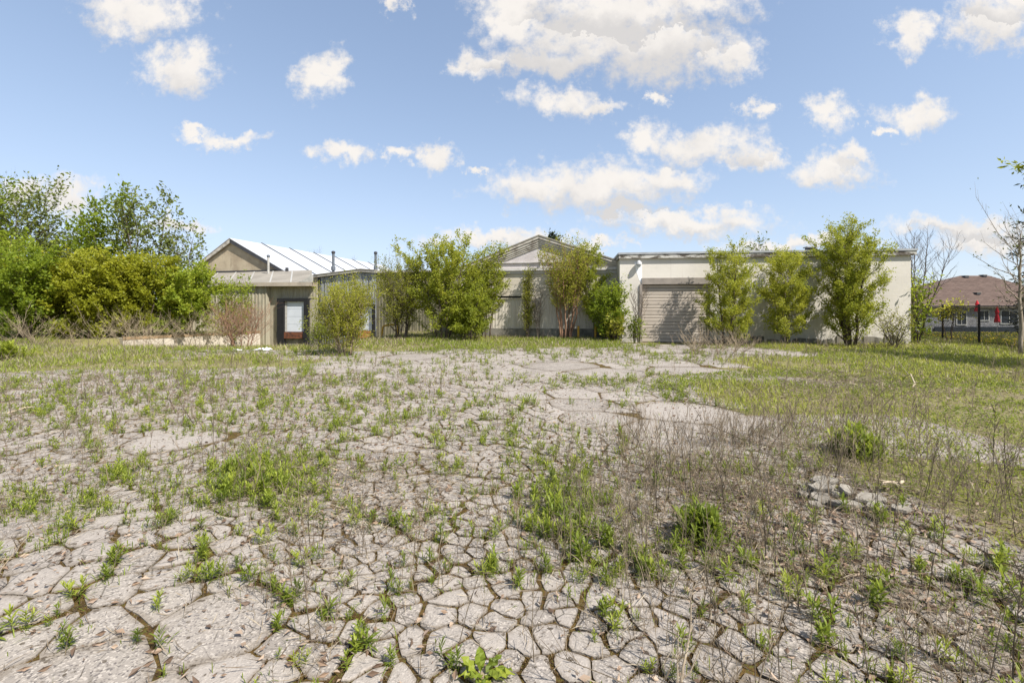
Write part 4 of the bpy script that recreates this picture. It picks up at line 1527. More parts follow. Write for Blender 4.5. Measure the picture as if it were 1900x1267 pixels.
T_ = plant_tree
g_hedge = 'maple shrubs in the hedge behind the ramp wall'
hedge = [  # px, top, width, depth, leaf, leaves, label
    (-45, 440, 170, 24.5, 'leaf_green', 5200, 'bright green maple shrub, leftmost in the hedge and cut by the picture edge'),
    (45, 470, 130, 24.0, 'leaf_green', 5200, 'bright green maple shrub left of the olive ones, dense down to the ground'),
    (112, 475, 110, 25.5, 'leaf_olive', 4800, 'olive-yellow maple shrub next to the bright green left end of the hedge'),
    (172, 486, 104, 25.0, 'leaf_olive', 4800, 'olive-yellow maple shrub under the gap between the two airy trees'),
    (226, 478, 96, 26.0, 'leaf_olive', 4600, 'tallest olive-yellow maple shrub, in the middle of the hedge'),
    (276, 486, 96, 26.5, 'leaf_olive', 4600, 'olive-yellow maple shrub beside the bright green right end of the hedge'),
    (342, 500, 112, 27.5, 'leaf_green', 5400, 'bright green maple shrub at the right end of the hedge, by the old warehouse gable'),
]
for i, (px, yt, w, Y, lf, nl, lab) in enumerate(hedge):
    T_('maple_shrub', lab, px, 630, yt, Y, w, lf, 'bark', stems=5, env='hedge' if i % 2 else 'broad', clear=0.04, leaves=int(nl * 1.3), leaf_len=0.135, leaf_w=0.62, rise=0.5, seed=i, cat='shrub', group=g_hedge,
       top_airy=True, twig_len=0.55, tint0=0.55)
tall = [
    (35, 338, 175, 42, 'leaf_grey', 5200, 4, 'tall airy tree with dark twisting limbs at the far left, above the hedge', 0.05),
    (-40, 350, 150, 40, 'leaf_green', 4200, 3, 'tall leafy tree cut by the left picture edge, behind the hedge', 0.0),
    (110, 430, 100, 44, 'leaf_grey', 3000, 3, 'small rounded tree filling the dip between the two tall airy trees', 0.0),
    (190, 352, 112, 40, 'leaf_green', 5000, 3, 'tall upright green tree, middle of the row behind the hedge', 0.0),
    (275, 362, 88, 41, 'leaf_grey', 2700, 3, 'thin upright tree with many bare twigs, beside the upright green tree', 0.15),
    (335, 425, 92, 42, 'leaf_grey', 1500, 3, 'half-bare leaning tree next to the old warehouse gable', 0.3),
]
for i, (px, yt, w, Y, lf, nl, st, lab, bare) in enumerate(tall):
    T_('airy_tree', lab, px, 605, yt, Y, w, lf, 'bark', stems=st, env='oval' if i != 3 else 'column', clear=0.22, leaves=nl, leaf_len=0.25, leaf_w=0.55, rise=0.75, seed=20 + i,
       cat='tree', group='tall trees behind the hedge', bare=bare + 0.25, twig_len=0.9, dense=0.95, trunk_r=0.14, tint0=0.42)

# saplings and bushes before the buildings
T_('sapling', 'thin green sapling against the ribbed wall left of the first dock door', 428, 630, 521, 29.5, 78, 'leaf_green', stems=4, env='oval', leaves=1500, leaf_len=0.13, seed=40, clear=0.1, cat='sapling')
T_('dead_bush', 'reddish brown leafless bush beside the first dock door', 448, 640, 574, 20.5, 96, 'leaf_elm', 'red_twig', stems=10, env='broad', leaves=0, seed=41, clear=0.15, rise=0.8, cat='bush', twig_len=0.5, spread_base=0.3, trunk_r=0.02)
T_('dead_bush', 'tan leafless scrub at the foot of the hedge above the ramp wall', 350, 632, 612, 24.4, 150, 'leaf_elm', 'tan_twig', stems=9, env='broad', leaves=0, seed=42, clear=0.1, rise=0.7, cat='bush', twig_len=0.35, spread_base=0.75, trunk_r=0.012)
T_('dead_bush', 'tan leafless scrub in front of the bright green left end of the hedge', 150, 638, 616, 22.9, 150, 'leaf_elm', 'tan_twig', stems=8, env='broad', leaves=0, seed=43, clear=0.1, rise=0.7, cat='bush', twig_len=0.35, spread_base=0.8, trunk_r=0.012)
T_('willow_bush', 'feathery yellow-green bush with tan twigs between the two dock doors', 640, 660, 541, 16.2, 104, 'leaf_lime', 'tan_twig', stems=9, env='oval', leaves=6000, leaf_len=0.07, leaf_w=0.36, seed=44, clear=0.08, rise=0.9, cat='bush', twig_len=0.36, tint0=0.58, bare=0.1, spread_base=0.22)
T_('low_shrub', 'small dark shrub in the pit below the first dock door', 600, 640, 600, 19.5, 60, 'leaf_elm', stems=5, env='broad', leaves=900, leaf_len=0.07, seed=45, clear=0.05, cat='shrub', tint0=0.25)
T_('multi_stem_tree', 'many-stemmed olive-yellow young tree right of the yellow pipe rail', 745, 634, 492, 23.2, 92, 'leaf_lime', stems=8, env='oval', leaves=4200, leaf_len=0.085, leaf_w=0.36, seed=46, clear=0.1, rise=1.0, tint0=0.33, spread_base=0.2, bare=0.05)
ge = 'elm saplings in front of the buildings'
T_('elm_tree', 'biggest elm, broad and bushy, between the olive young tree and the gabled hall', 822, 632, 447, 23.0, 150, 'leaf_elm', stems=5, env='broad', leaves=9500, leaf_len=0.105, leaf_w=0.42, seed=47, clear=0.06, rise=0.6, group=ge, tint0=0.66, spread_base=0.15)
T_('elm_tree', 'elm with low sweeping boughs before the left corner of the gabled hall', 868, 632, 540, 22.6, 118, 'leaf_elm', stems=3, env='cone', leaves=4200, leaf_len=0.105, leaf_w=0.42, seed=48, clear=0.08, rise=0.35, group=ge, tint0=0.52)
T_('elm_tree', 'slender elm standing tight to the left half of the pediment', 905, 630, 458, 24.2, 78, 'leaf_elm', stems=2, env='oval', leaves=3300, leaf_len=0.095, leaf_w=0.42, seed=49, clear=0.3, rise=0.55, group=ge, tint0=0.5)
T_('narrow_sapling', 'narrow pale sapling standing alone before the cream hall wall', 978, 629, 503, 24.0, 34, 'leaf_lime', stems=3, env='column', leaves=1300, leaf_len=0.075, leaf_w=0.40, seed=50, clear=0.1, rise=1.5, tint0=0.40, cat='sapling', bare=0.05, twig_len=0.3)
T_('bare_sapling', 'leafless forked sapling right of the narrow pale one', 1000, 629, 540, 23.8, 44, 'leaf_lime', stems=3, env='vase', leaves=0, seed=51, clear=0.3, rise=1.2, cat='sapling', twig_len=0.3, trunk_r=0.02)
T_('multi_stem_tree', 'many reddish stems with a thin yellow-green top before the cream hall wall', 1050, 630, 464, 23.6, 92, 'leaf_lime', 'red_twig', stems=9, env='vase', leaves=4600, leaf_len=0.085, leaf_w=0.38, seed=52, clear=0.36, rise=1.2, tint0=0.42, bare=0.08, spread_base=0.2)
T_('elm_tree', 'tall thin-crowned elm by the right end of the pediment', 1107, 630, 458, 23.5, 76, 'leaf_elm', stems=2, env='oval', leaves=3300, leaf_len=0.09, leaf_w=0.42, seed=53, clear=0.22, rise=0.7, group=ge, tint0=0.58)
T_('low_shrub', 'dense dark green shrub filling the corner between the hall and the block building', 1128, 632, 530, 22.6, 66, 'leaf_green', stems=5, env='oval', leaves=3000, leaf_len=0.10, leaf_w=0.5, seed=54, clear=0.08, rise=0.6, cat='shrub', tint0=0.48)
T_('low_shrub', 'little bright-leaved shoot beside the corner bollard', 1142, 631, 590, 22.0, 26, 'leaf_lime', stems=3, env='oval', leaves=260, leaf_len=0.12, leaf_w=0.55, seed=55, clear=0.2, cat='shrub', tint0=0.8)
T_('low_shrub', 'small green sprout at the foot of the overhead door post', 1178, 635, 594, 21.7, 24, 'leaf_green', stems=3, env='column', leaves=260, leaf_len=0.10, seed=56, clear=0.1, cat='shrub', tint0=0.4)
T_('bare_sapling', 'leafless thin shoots by the overhead door post', 1185, 637, 540, 21.5, 48, 'leaf_green', stems=4, env='vase', leaves=0, seed=57, clear=0.4, rise=1.2, cat='sapling', twig_len=0.25, trunk_r=0.016)
T_('elm_tree', 'elm overlapping the overhead door, with a long bough to the left', 1350, 640, 455, 20.4, 118, 'leaf_elm', stems=3, env='cone', leaves=10500, leaf_len=0.072, leaf_w=0.42, seed=58, clear=0.06, rise=0.5, group=ge, tint0=0.62, out=1.05)
T_('elm_tree', 'shortest of the three elms on the block building wall, in the middle', 1462, 640, 472, 20.1, 112, 'leaf_elm', stems=2, env='broad', leaves=9500, leaf_len=0.072, leaf_w=0.42, seed=59, clear=0.07, rise=0.55, group=ge, tint0=0.70)
T_('elm_tree', 'tallest elm on the block building wall, two dark trunks, top above the roof', 1578, 640, 420, 19.9, 122, 'leaf_elm', stems=4, env='broad', leaves=17500, leaf_len=0.072, leaf_w=0.42, seed=60, clear=0.03, rise=0.75, group=ge, tint0=0.72, trunk_r=0.11, spread_base=0.1)
T_('low_shrub', 'sparse pale shrub at the right corner of the block building', 1660, 650, 585, 19.0, 60, 'leaf_lime', stems=6, env='oval', leaves=620, leaf_len=0.06, leaf_w=0.4, seed=61, clear=0.05, cat='shrub', rise=0.8, twig_len=0.25)
T_('dead_bush', 'dry tan scrub in front of the overhead door elm', 1335, 662, 638, 16.6, 84, 'leaf_elm', 'tan_twig', stems=8, env='broad', leaves=0, seed=62, clear=0.05, rise=0.9, cat='bush', twig_len=0.22, spread_base=0.8, trunk_r=0.008)
T_('vine_tangle', 'green vine climbing the right corner of the block building and the fence', 1702, 640, 512, 21.2, 46, 'leaf_green', stems=4, env='column', leaves=380, leaf_len=0.12, leaf_w=0.6, seed=63, clear=0.04, cat='vine', rise=0.6, tint0=0.55)
T_('low_shrub', 'yellow-leaved vine sprawling over the fence rail', 1762, 636, 562, 22.9, 56, 'leaf_lime', stems=3, env='vase', leaves=190, leaf_len=0.10, leaf_w=0.6, seed=64, clear=0.6, cat='vine', rise=0.3, tint0=0.85, depth=0.3)
T_('sumac_tree', 'leafless sumac with upswept antler-like limbs behind the block building corner', 1700, 630, 436, 23.5, 98, 'leaf_elm', 'bark', stems=4, env='vase', leaves=0, seed=65, clear=0.45, rise=1.1, twig_len=0.35, trunk_r=0.06, lean=0.35)
T_('bare_tree', 'slim pale-barked tree with long bare limbs in front of the fence', 1893, 660, 425, 16.0, 170, 'leaf_grey', 'pale_bark', stems=1, env='vase', leaves=110, leaf_len=0.07, seed=66, clear=0.3, rise=0.9, twig_len=0.4, trunk_r=0.068, lean=0.12)
T_('spruce_tree', 'dark conifer at the right picture edge behind the bare tree', 1930, 640, 335, 19.0, 150, 'leaf_dark', 'bark', stems=1, env='cone', leaves=900, leaf_len=0.16, leaf_w=0.3, seed=67, clear=0.1, rise=-0.12, twig_len=0.45, trunk_r=0.13, tint0=0.4)
T_('shade_tree', 'leafy tree outside the right picture edge whose shade falls on the grass', 2120, 700, 250, 12.5, 260, 'leaf_elm', 'bark', stems=2, env='oval', leaves=5000, leaf_len=0.13, seed=68, clear=0.3, twig_len=0.6, trunk_r=0.16)
T_('roof_sapling', 'dark leafy tree top showing just behind the pediment ridge', 1022, 600, 434, 47.5, 26, 'leaf_dark', stems=3, env='column', leaves=240, leaf_len=0.28, leaf_w=0.7, seed=69, clear=0.8, twig_len=0.4, tint0=0.3)
for i, (px, yt, Y, w, lab) in enumerate(((583, 462, 72, 26, 'far bare tree top above the white roof, left of the pipes'), (653, 478, 72, 20, 'far bare tree top above the white roof, between the two dark pipes'),
                                          (1400, 456, 36, 60, 'low green tops showing over the block building roof'))):
    T_('far_tree', lab, px, 600, yt, Y, w, 'leaf_grey', stems=4, env='oval', leaves=0 if i < 2 else 420, leaf_len=0.2, seed=80 + i, clear=0.4, twig_len=0.6, trunk_r=0.05, rise=0.9)

# ---------------------------------------------------------------- weeds, grass, litter
BARE = []
for (px, py, rx, ry) in ((1070, 682, 92, 13), (345, 818, 115, 20), (1270, 778, 165, 28), (1265, 685, 90, 9), (1400, 655, 85, 6), (1090, 765, 55, 10), (1085, 742, 120, 8), (690, 690, 55, 5), (760, 662, 80, 5), (1240, 650, 70, 4)):
    _c = ground_pt(px, py); _n = ground_pt(px, py + ry)[1]; _f = ground_pt(px, py - ry)[1]
    BARE.append((_c[0], (_n + _f) / 2, rx / FPX * _c[1], (_f - _n) / 2))


def bare(x, y):
    f = np.ones(np.shape(x))
    for (cx, cy, rx, ry) in BARE:
        f = np.minimum(f, 0.08 + 0.92 * smooth(((x - cx) / rx) ** 2 + ((y - cy) / ry) ** 2, 0.7, 1.15))
    return f


GX = np.array([-400, 0, 190, 380, 570, 760, 950, 1140, 1330, 1520, 1710, 1900, 2300])
GY = np.array([632, 645, 660, 680, 700, 730, 770, 820, 880, 950, 1030, 1120, 1267, 1600])


def table(rows):
    rows = np.array(rows, float)
    rows = np.c_[rows[:, :1], rows, rows[:, -1:]]
    return np.vstack([rows, rows[-1:]])


SPROUT = table([
    [.30, .30, .20, .30, .50, .50, .40, .20, .50, .50, .50],
    [.35, .35, .20, .30, .50, .50, .40, .20, .50, .50, .50],
    [.40, .40, .40, .40, .30, .12, .15, .20, .40, .40, .40],
    [.50, .50, .50, .40, .15, .08, .12, .20, .40, .40, .40],
    [.35, .35, .35, .35, .22, .12, .30, .30, .40, .40, .40],
    [.45, .50, .45, .40, .28, .12, .14, .30, .40, .40, .40],
    [.50, .50, .50, .50, .35, .22, .18, .12, .35, .40, .40],
    [.50, .30, .25, .60, .38, .38, .28, .25, .50, .50, .50],
    [.95, .85, .95, .80, .30, .55, .65, .35, .50, .50, .50],
    [.85, .60, .80, .50, .28, .45, .55, .40, .45, .50, .50],
    [.42, .30, .35, .26, .26, .40, .48, .50, .50, .55, .55],
    [.30, .15, .16, .30, .26, .20, .32, .50, .45, .45, .50],
    [.16, .16, .16, .40, .34, .14, .26, .35, .35, .35, .40]])
DEAD = table([
    [.20, .20, .20, .10, .05, .05, .05, .30, .20, .10, .10],
    [.30, .30, .30, .10, .05, .05, .05, .40, .30, .10, .10],
    [.40, .40, .30, .15, .08, .04, .08, .35, .35, .20, .15],
    [.50, .50, .40, .20, .10, .04, .08, .30, .40, .30, .20],
    [.50, .50, .50, .40, .25, .08, .10, .30, .50, .30, .30],
    [.40, .50, .50, .40, .25, .08, .12, .30, .60, .40, .30],
    [.40, .40, .40, .50, .30, .20, .25, .30, .45, .30, .20],
    [.30, .20, .30, .60, .35, .35, .45, .60, .55, .30, .20],
    [.25, .25, .40, .60, .50, .50, .80, .80, .60, .40, .30],
    [.20, .20, .40, .50, .40, .50, .80, .90, .70, .60, .60],
    [.20, .20, .30, .35, .35, .40, .80, .90, .80, .70, .80],
    [.20, .15, .20, .35, .30, .25, .50, .80, .90, .90, .90],
    [.10, .12, .15, .35, .30, .20, .40, .70, .80, .90, .90]])


def lookup(tab, x, y):
    px, py = to_px(x, y)
    px = np.clip(px, GX[0], GX[-1]); py = np.clip(py, GY[0], GY[-1])
    i = np.clip(np.searchsorted(GX, px) - 1, 0, len(GX) - 2); j = np.clip(np.searchsorted(GY, py) - 1, 0, len(GY) - 2)
    fx = (px - GX[i]) / (GX[i + 1] - GX[i]); fy = (py - GY[j]) / (GY[j + 1] - GY[j])
    return bare(x, y) * ((tab[j, i] * (1 - fx) + tab[j, i + 1] * fx) * (1 - fy) + (tab[j + 1, i] * (1 - fx) + tab[j + 1, i + 1] * fx) * fy)


def scatter(n, y0, y1, power=1.0, x0=-1.22, x1=1.22, pad=1.8):
    """points over the wedge of ground in front of the viewpoint; power < 1 crowds them near"""
    u = rng.random(n)
    y = np.sqrt(y0 ** 2 + (y1 ** 2 - y0 ** 2) * u ** (1 / power)) if power >= 1 else y0 * (y1 / y0) ** (u ** (0.5 + 0.5 * power))
    x = x0 * y - pad + ((x1 - x0) * y + 2 * pad) * rng.random(n)
    return x, y


def strips(mb, p, d, ln, wd, tint, seg=3, droop=0.35, prof=None):
    """leaf blades as bent strips"""
    n = len(p)
    ln = np.broadcast_to(ln, (n,)); wd = np.broadcast_to(wd, (n,))
    side = unit(np.cross(d, np.array([0.0, 0.0, 1.0])) + 1e-6)
    s = np.linspace(0, 1, seg + 1)
    prof = np.interp(s, [0, 0.45, 0.8, 1], [0.35, 1.0, 0.62, 0.04]) if prof is None else np.interp(s, np.linspace(0, 1, len(prof)), prof)
    c = p[:, None] + d[:, None] * (ln[:, None] * s)[:, :, None]
    c[:, :, 2] -= droop * ln[:, None] * s ** 2
    off = side[:, None] * (wd[:, None] * prof / 2)[:, :, None]
    V = np.stack([c - off, c + off], 2).reshape(-1, 3)
    b = (np.arange(n) * (seg + 1) * 2)[:, None] + np.arange(seg)[None] * 2
    F = np.stack([b, b + 1, b + 3, b + 2], -1).reshape(-1, 4)
    tt = np.repeat(np.asarray(tint), (seg + 1) * 2)
    mb.add_uniform(V, F, tt)


def sprouts(mb, P, size, r, stems=(1, 4), leaves=13, seg=3, tint0=0.5, lean=0.22, wratio=0.17, stem_rods=True):
    """upright leafy weeds: lance-shaped leaves spiralling up short stems"""
    n = len(P)
    ns = r.integers(stems[0], stems[1] + 1, n)
    idx = np.repeat(np.arange(n), ns)
    m = len(idx)
    sz = size[idx] * r.uniform(0.6, 1.05, m)
    az = r.random(m) * 6.283
    ln_ = np.abs(r.normal(size=m)) * lean
    base = P[idx] + np.stack([np.cos(az), np.sin(az), np.zeros(m)], 1) * (r.random(m) * 0.22 * size[idx] * (ns[idx] > 1))[:, None]
    up = unit(np.stack([np.cos(az) * ln_, np.sin(az) * ln_, np.ones(m)], 1))
    top = base + up * (sz * 0.72)[:, None]
    if stem_rods:
        rods(mb, base, top, 0.0026 + 0.004 * sz, 0.0015, 0.18)
    L = leaves
    k = np.arange(L)
    t = (k + 0.6) / L
    T = np.repeat(t[None], m, 0) + r.normal(size=(m, L)) * 0.03
    phi = az[:, None] + k[None] * 2.399 + r.normal(size=(m, L)) * 0.3
    el = 0.25 + 0.95 * T + r.normal(size=(m, L)) * 0.16
    d = np.stack([np.cos(phi) * np.cos(el), np.sin(phi) * np.cos(el), np.sin(el)], -1)
    d = unit(d + up[:, None] * 0.25)
    p = base[:, None] + (top - base)[:, None] * np.clip(T, 0, 1)[..., None]
    ll = sz[:, None] * (0.26 + 0.26 * np.sin(np.clip(T, 0, 1) * 2.4)) * r.uniform(0.75, 1.2, (m, L))
    pt = (r.random(n) - 0.5)[idx]
    tint = np.clip(tint0 + 0.45 * pt[:, None] + 0.28 * (T - 0.5) + 0.2 * (r.random((m, L)) - 0.5), 0, 1).ravel()
    p = p.reshape(-1, 3); d = d.reshape(-1, 3); ll = ll.ravel()
    wd = np.maximum(ll * wratio, 0.003)
    if seg >= 2:
        strips(mb, p, d, ll, wd, tint, seg)
    else:
        leaf_quads(mb, p, d, ll, wd * 1.25, tint, r, 0.5)


def stalks(mb, P, H, r, twigs=6, lean=0.13, rad=0.0026):
    """dead weed stems with upward side twigs"""
    n = len(P)
    az = r.random(n) * 6.283
    le = np.abs(r.normal(size=n)) * lean
    le = np.where(r.random(n) < 0.09, r.uniform(0.5, 1.3, n), le)
    d0 = np.stack([np.cos(az) * np.sin(le), np.sin(az) * np.sin(le), np.cos(le)], 1)
    q = [P]
    d = d0
    for i in range(3):
        d = unit(d + r.normal(size=(n, 3)) * 0.10)
        q.append(q[-1] + d * (H / 3)[:, None])
    pt = r.random(n)
    rr = rad * (0.7 + 0.8 * r.random(n)) * np.clip(H / 0.45, 0.7, 1.3)
    for i in range(3):
        rods(mb, q[i], q[i + 1], rr * (1 - 0.25 * i), rr * (1 - 0.25 * (i + 1)), pt)
    if twigs:
        t = 0.25 + 0.72 * r.random((n, twigs))
        Q = np.stack(q, 1)
        s = t * 3; i = np.clip(s.astype(int), 0, 2); f = s - i
        a = Q[np.arange(n)[:, None], i]; b = Q[np.arange(n)[:, None], i + 1]
        p = a + (b - a) * f[..., None]
        ph = r.random((n, twigs)) * 6.283
        dv = unit(np.stack([np.cos(ph) * 0.62, np.sin(ph) * 0.62, 0.85 + 0 * ph], -1) + d0[:, None] * 0.3)
        l = H[:, None] * r.uniform(0.10, 0.30, (n, twigs)) * (1.1 - 0.5 * t)
        e = p + dv * l[..., None]
        p = p.reshape(-1, 3); e = e.reshape(-1, 3)
        rods(mb, p, e, np.repeat(rr, twigs) * 0.55, np.repeat(rr, twigs) * 0.3, np.repeat(pt, twigs))


def on_ground(x, y, lift=0.0):
    return np.stack([x, y, ground_z(x, y) + lift], 1)


LANDMARKS = [((893, 1252), 'the broad-leaved dock plant'), ((1530, 925), 'the small pile of broken chunks'), ((1585, 845), 'the rounded bright clump on the right'),
             ((1262, 1240), 'the bleached forked stalk'), ((500, 905), 'the lush green stand left of centre'), ((1060, 945), 'the lush green stand right of centre'), ((350, 815), 'the large bare slab on the left'),
             ((1290, 785), 'the large bare slab on the right'), ((60, 950), 'the weedy band at the left edge'), ((150, 1235), 'the big slabs in the bottom left corner'), ((1750, 1150), 'the littered bottom right corner'),
             ((35, 768), 'the grey stick at the left edge'), ((1070, 682), 'the large bare slab before the gabled hall'), ((1750, 760), 'the mossy soil on the right'), ((700, 1120), 'the cracked slabs at bottom centre')]
LM = np.array([ground_pt(*q[0]) for q in LANDMARKS])


def near_what(x, y):
    d = np.hypot(LM[:, 0] - x, LM[:, 1] - y)
    i = int(np.argmin(d))
    if d[i] < 0.3: return 'at ' + LANDMARKS[i][1]
    dx, dy = x - LM[i, 0], y - LM[i, 1]
    w = ('right of ' if dx > 0 else 'left of ') if abs(dx) > abs(dy) else ('behind ' if dy > 0 else 'in front of ')
    return w + LANDMARKS[i][1]


# where the leafy weeds stand: mostly in the wide cracks
CR_ALL = np.array(CRACKS)
CR_WIDE = CR_ALL[CR_ALL[:, 5] > 0.5]
ck = np.random.default_rng(5)


def on_cracks(n, wide_only=True, spread=0.012):
    t = CR_WIDE if wide_only else CR_ALL
    q = t[ck.integers(0, len(t), n)]
    u = (ck.random(n) * 2 - 1) * q[:, 4]
    p = q[:, :2] + q[:, 2:4] * u[:, None]
    # the same bending the pieces got
    p[:, 0] += (vnoise(p[:, 0], p[:, 1], 6.5, 31) - 0.5) * 0.075
    p[:, 1] += (vnoise(p[:, 0], p[:, 1], 6.5, 32) - 0.5) * 0.075
    return p + ck.normal(size=p.shape) * spread


def weed_sites():
    j = np.concatenate([on_cracks(52000, True, 0.02), on_cracks(16000, False, 0.015)])
    w = lookup(SPROUT, j[:, 0], j[:, 1]) * (0.35 + 1.3 * vnoise(j[:, 0], j[:, 1], 0.8, 41) ** 1.5)
    w = w * np.interp(j[:, 1], [0, 3, 8, 20], [1, 1, 1.45, 1.0])
    keep = ck.random(len(j)) < w * 0.36
    a = j[keep]
    x, y = scatter(34000, 1.5, 21.5)
    px, py = to_px(x, y)
    w = lookup(SPROUT, x, y) * (0.25 + 1.5 * vnoise(x, y, 0.6, 42) ** 2) * (0.5 + 0.9 * smooth(px, 950, 1250) * smooth(py, 780, 880))
    keep = ck.random(len(x)) < w * 0.6
    q = np.concatenate([a, np.c_[x, y][keep]])
    q = q[ck.permutation(len(q))]
    key = np.floor(q[:, 0] / 0.3).astype(int) * 4001 + np.floor(q[:, 1] / 0.3).astype(int)
    o = np.argsort(key, kind='stable')
    ks = key[o]
    first = np.r_[0, np.flatnonzero(np.diff(ks)) + 1]
    rank = np.arange(len(ks)) - np.repeat(first, np.diff(np.r_[first, len(ks)]))
    return q[o[rank < 5]]


W = weed_sites()
# lush stands, placed where the photograph has them
extra = []
esz = []
for (px, py, rx, ry, n, s) in ((500, 905, 75, 38, 110, 0.30), (455, 880, 60, 25, 50, 0.26), (1060, 945, 62, 55, 100, 0.30), (1020, 900, 40, 35, 34, 0.28), (225, 890, 55, 18, 36, 0.22), (60, 950, 60, 22, 34, 0.22), (160, 940, 50, 16, 20, 0.2),
                               (350, 930, 60, 20, 26, 0.22), (560, 850, 60, 20, 40, 0.2), (1100, 712, 60, 5, 36, 0.24), (1230, 722, 70, 8, 46, 0.26), (1210, 1040, 40, 30, 16, 0.24), (1110, 1060, 30, 20, 10, 0.22), (815, 950, 18, 12, 8, 0.24), (650, 950, 20, 12, 8, 0.22),
                               (690, 780, 60, 12, 30, 0.2), (420, 800, 70, 8, 26, 0.2), (620, 790, 40, 14, 20, 0.22)):
    q = ck.normal(size=(int(n * 1.5), 2)) * 0.6
    for u, v in q:
        g = ground_pt(px + u * rx * 1.25, max(py + v * ry * 1.3, 600)); extra.append(g); esz.append(s * ck.uniform(0.4, 1.05))
W = np.concatenate([W, np.array(extra)])
size = np.concatenate([0.055 + 0.105 * ck.random(len(W) - len(extra)) ** 1.5, np.array(esz) * 0.62])
_px, _py = to_px(W[:, 0], W[:, 1])
size = size * (1 + 0.12 * smooth(_px, 1050, 1350) * smooth(_py, 840, 940)) * np.interp(W[:, 1], [5, 9, 16], [1.0, 1.25, 1.35])
vis = W[:, 1] > 1.75
W, size = W[vis], size[vis]
px_, py_ = to_px(W[:, 0], W[:, 1])
inframe = (px_ > -30) & (px_ < 1930) & (py_ < 1275)
score = np.where(inframe, size / W[:, 1], 0)
order = np.argsort(-score)
near, rest = order[:300], order[300:]
variants = []
for v in range(14):
    r = np.random.default_rng(300 + v)
    mb = MB()
    st = (1, 1) if v < 4 else (2, 3) if v < 10 else (4, 6)
    sprouts(mb, np.zeros((1, 3)), np.array([1.0]), r, st, 20 if v < 10 else 17, 3, 0.42 + 0.02 * v, 0.20, (0.12, 0.14, 0.18, 0.13)[v % 4])
    me = mb.mesh('leafy_weed'); me.materials.append(M['weed'])
    variants.append(me)
gw = 'leafy weeds sprouting from the cracks'
for i in near:
    dens_big = size[i] > 0.2
    vi = int(ck.integers(4, 14)) if dens_big else int(ck.integers(0, 11))
    me = variants[vi]
    o = bpy.data.objects.new('leafy_weed', me); COL.objects.link(o)
    s = float(size[i])
    o.location = (W[i, 0], W[i, 1], gz(*W[i]) + 0.004)
    o.rotation_euler = (0, 0, ck.random() * 6.28)
    o.scale = (s * 1.15, s * 1.15, s)
    tag(o, ('single-stemmed' if vi < 4 else 'two or three-stemmed' if vi < 10 else 'bushy') + (' tall' if s > 0.25 else ' mid-height' if s > 0.16 else ' small') + ' leafy weed ' + near_what(*W[i]), 'weed', gw)
mb = MB()
Rr = W[rest]; Sz = size[rest]
for lo, hi, seg, L in ((0, 4.5, 2, 11), (4.5, 9, 1, 9), (9, 30, 1, 6)):
    k = (Rr[:, 1] >= lo) & (Rr[:, 1] < hi)
    sprouts(mb, on_ground(Rr[k, 0], Rr[k, 1], 0.004), Sz[k] * (1.0 if lo < 5 else 1.1), np.random.default_rng(9), (1, 3), L, seg, 0.5, 0.2, 0.15 if lo < 10 else 0.26)
obj('small_weeds', mb, M['weed'], kind='stuff', label='small green weeds filling the cracks across the lot', cat='weeds')

# dead stalks
x, y = scatter(110000, 1.9, 21.0)
d = lookup(DEAD, x, y) * (0.1 + 1.9 * vnoise(x, y, 0.7, 51) ** 2)
_px, _py = to_px(x, y)
d = d * np.interp(y, [0, 4, 7, 20], [1.0, 0.85, 0.36, 0.15]) * (1 + 2.0 * smooth(_px, 950, 1350) * smooth(_py, 830, 930)) * (1 - 0.35 * smooth(y, 6, 8))
k = ck.random(len(x)) < d * 0.9
x, y = x[k], y[k]
cl = ck.random(len(x)) < 0.6
src = ck.integers(0, max(1, len(x) // 9), cl.sum())
x[cl] = x[src] + ck.normal(size=cl.sum()) * 0.09; y[cl] = y[src] + ck.normal(size=cl.sum()) * 0.09
ex = []
for (px, py, rx, ry, n) in ((1370, 822, 95, 7, 110), (1190, 815, 40, 14, 30), (1250, 862, 140, 22, 80), (1440, 806, 50, 10, 40), (815, 735, 14, 4, 10), (1600, 800, 100, 25, 70), (1640, 700, 60, 8, 30)):
    for u, v in ck.normal(size=(n, 2)) * 0.6:
        ex.append(ground_pt(px + u * rx, max(py + v * ry, 600)))
ex = np.array(ex)
x = np.concatenate([x, ex[:, 0]]); y = np.concatenate([y, ex[:, 1]])
H = 0.12 + 0.62 * ck.random(len(x)) ** 2.2
H = H * np.interp(y, [2, 4, 12, 20], [0.9, 1.0, 1.0, 1.1])
H[-len(ex):] = 0.3 + 0.35 * ck.random(len(ex))
pxs, pys = to_px(x, y)
score = np.where((pxs > -20) & (pxs < 1920) & (pys < 1290), H / y, 0)
order = np.argsort(-score)
near, rest = order[:300], order[300:]
variants = []
for v in range(12):
    mb = MB(); r = np.random.default_rng(500 + v)
    stalks(mb, np.zeros((1, 3)), np.array([1.0]), r, 5 + v, 0.08, 0.0042)
    me = mb.mesh('dead_stalk'); me.materials.append(M['dry_stem']); variants.append(me)
for i in near:
    o = bpy.data.objects.new('dead_stalk', variants[int(ck.integers(0, 12))]); COL.objects.link(o)
    h = float(H[i])
    o.location = (x[i], y[i], gz(x[i], y[i])); o.scale = (h, h, h)
    o.rotation_euler = (ck.normal() * 0.1, ck.normal() * 0.1, ck.random() * 6.28)
    tag(o, ('tall' if h > 0.55 else 'middling' if h > 0.4 else 'short') + ' dry stalk ' + near_what(x[i], y[i]), 'dead stalk', 'dead weed stalks on the lot')
mb = MB()
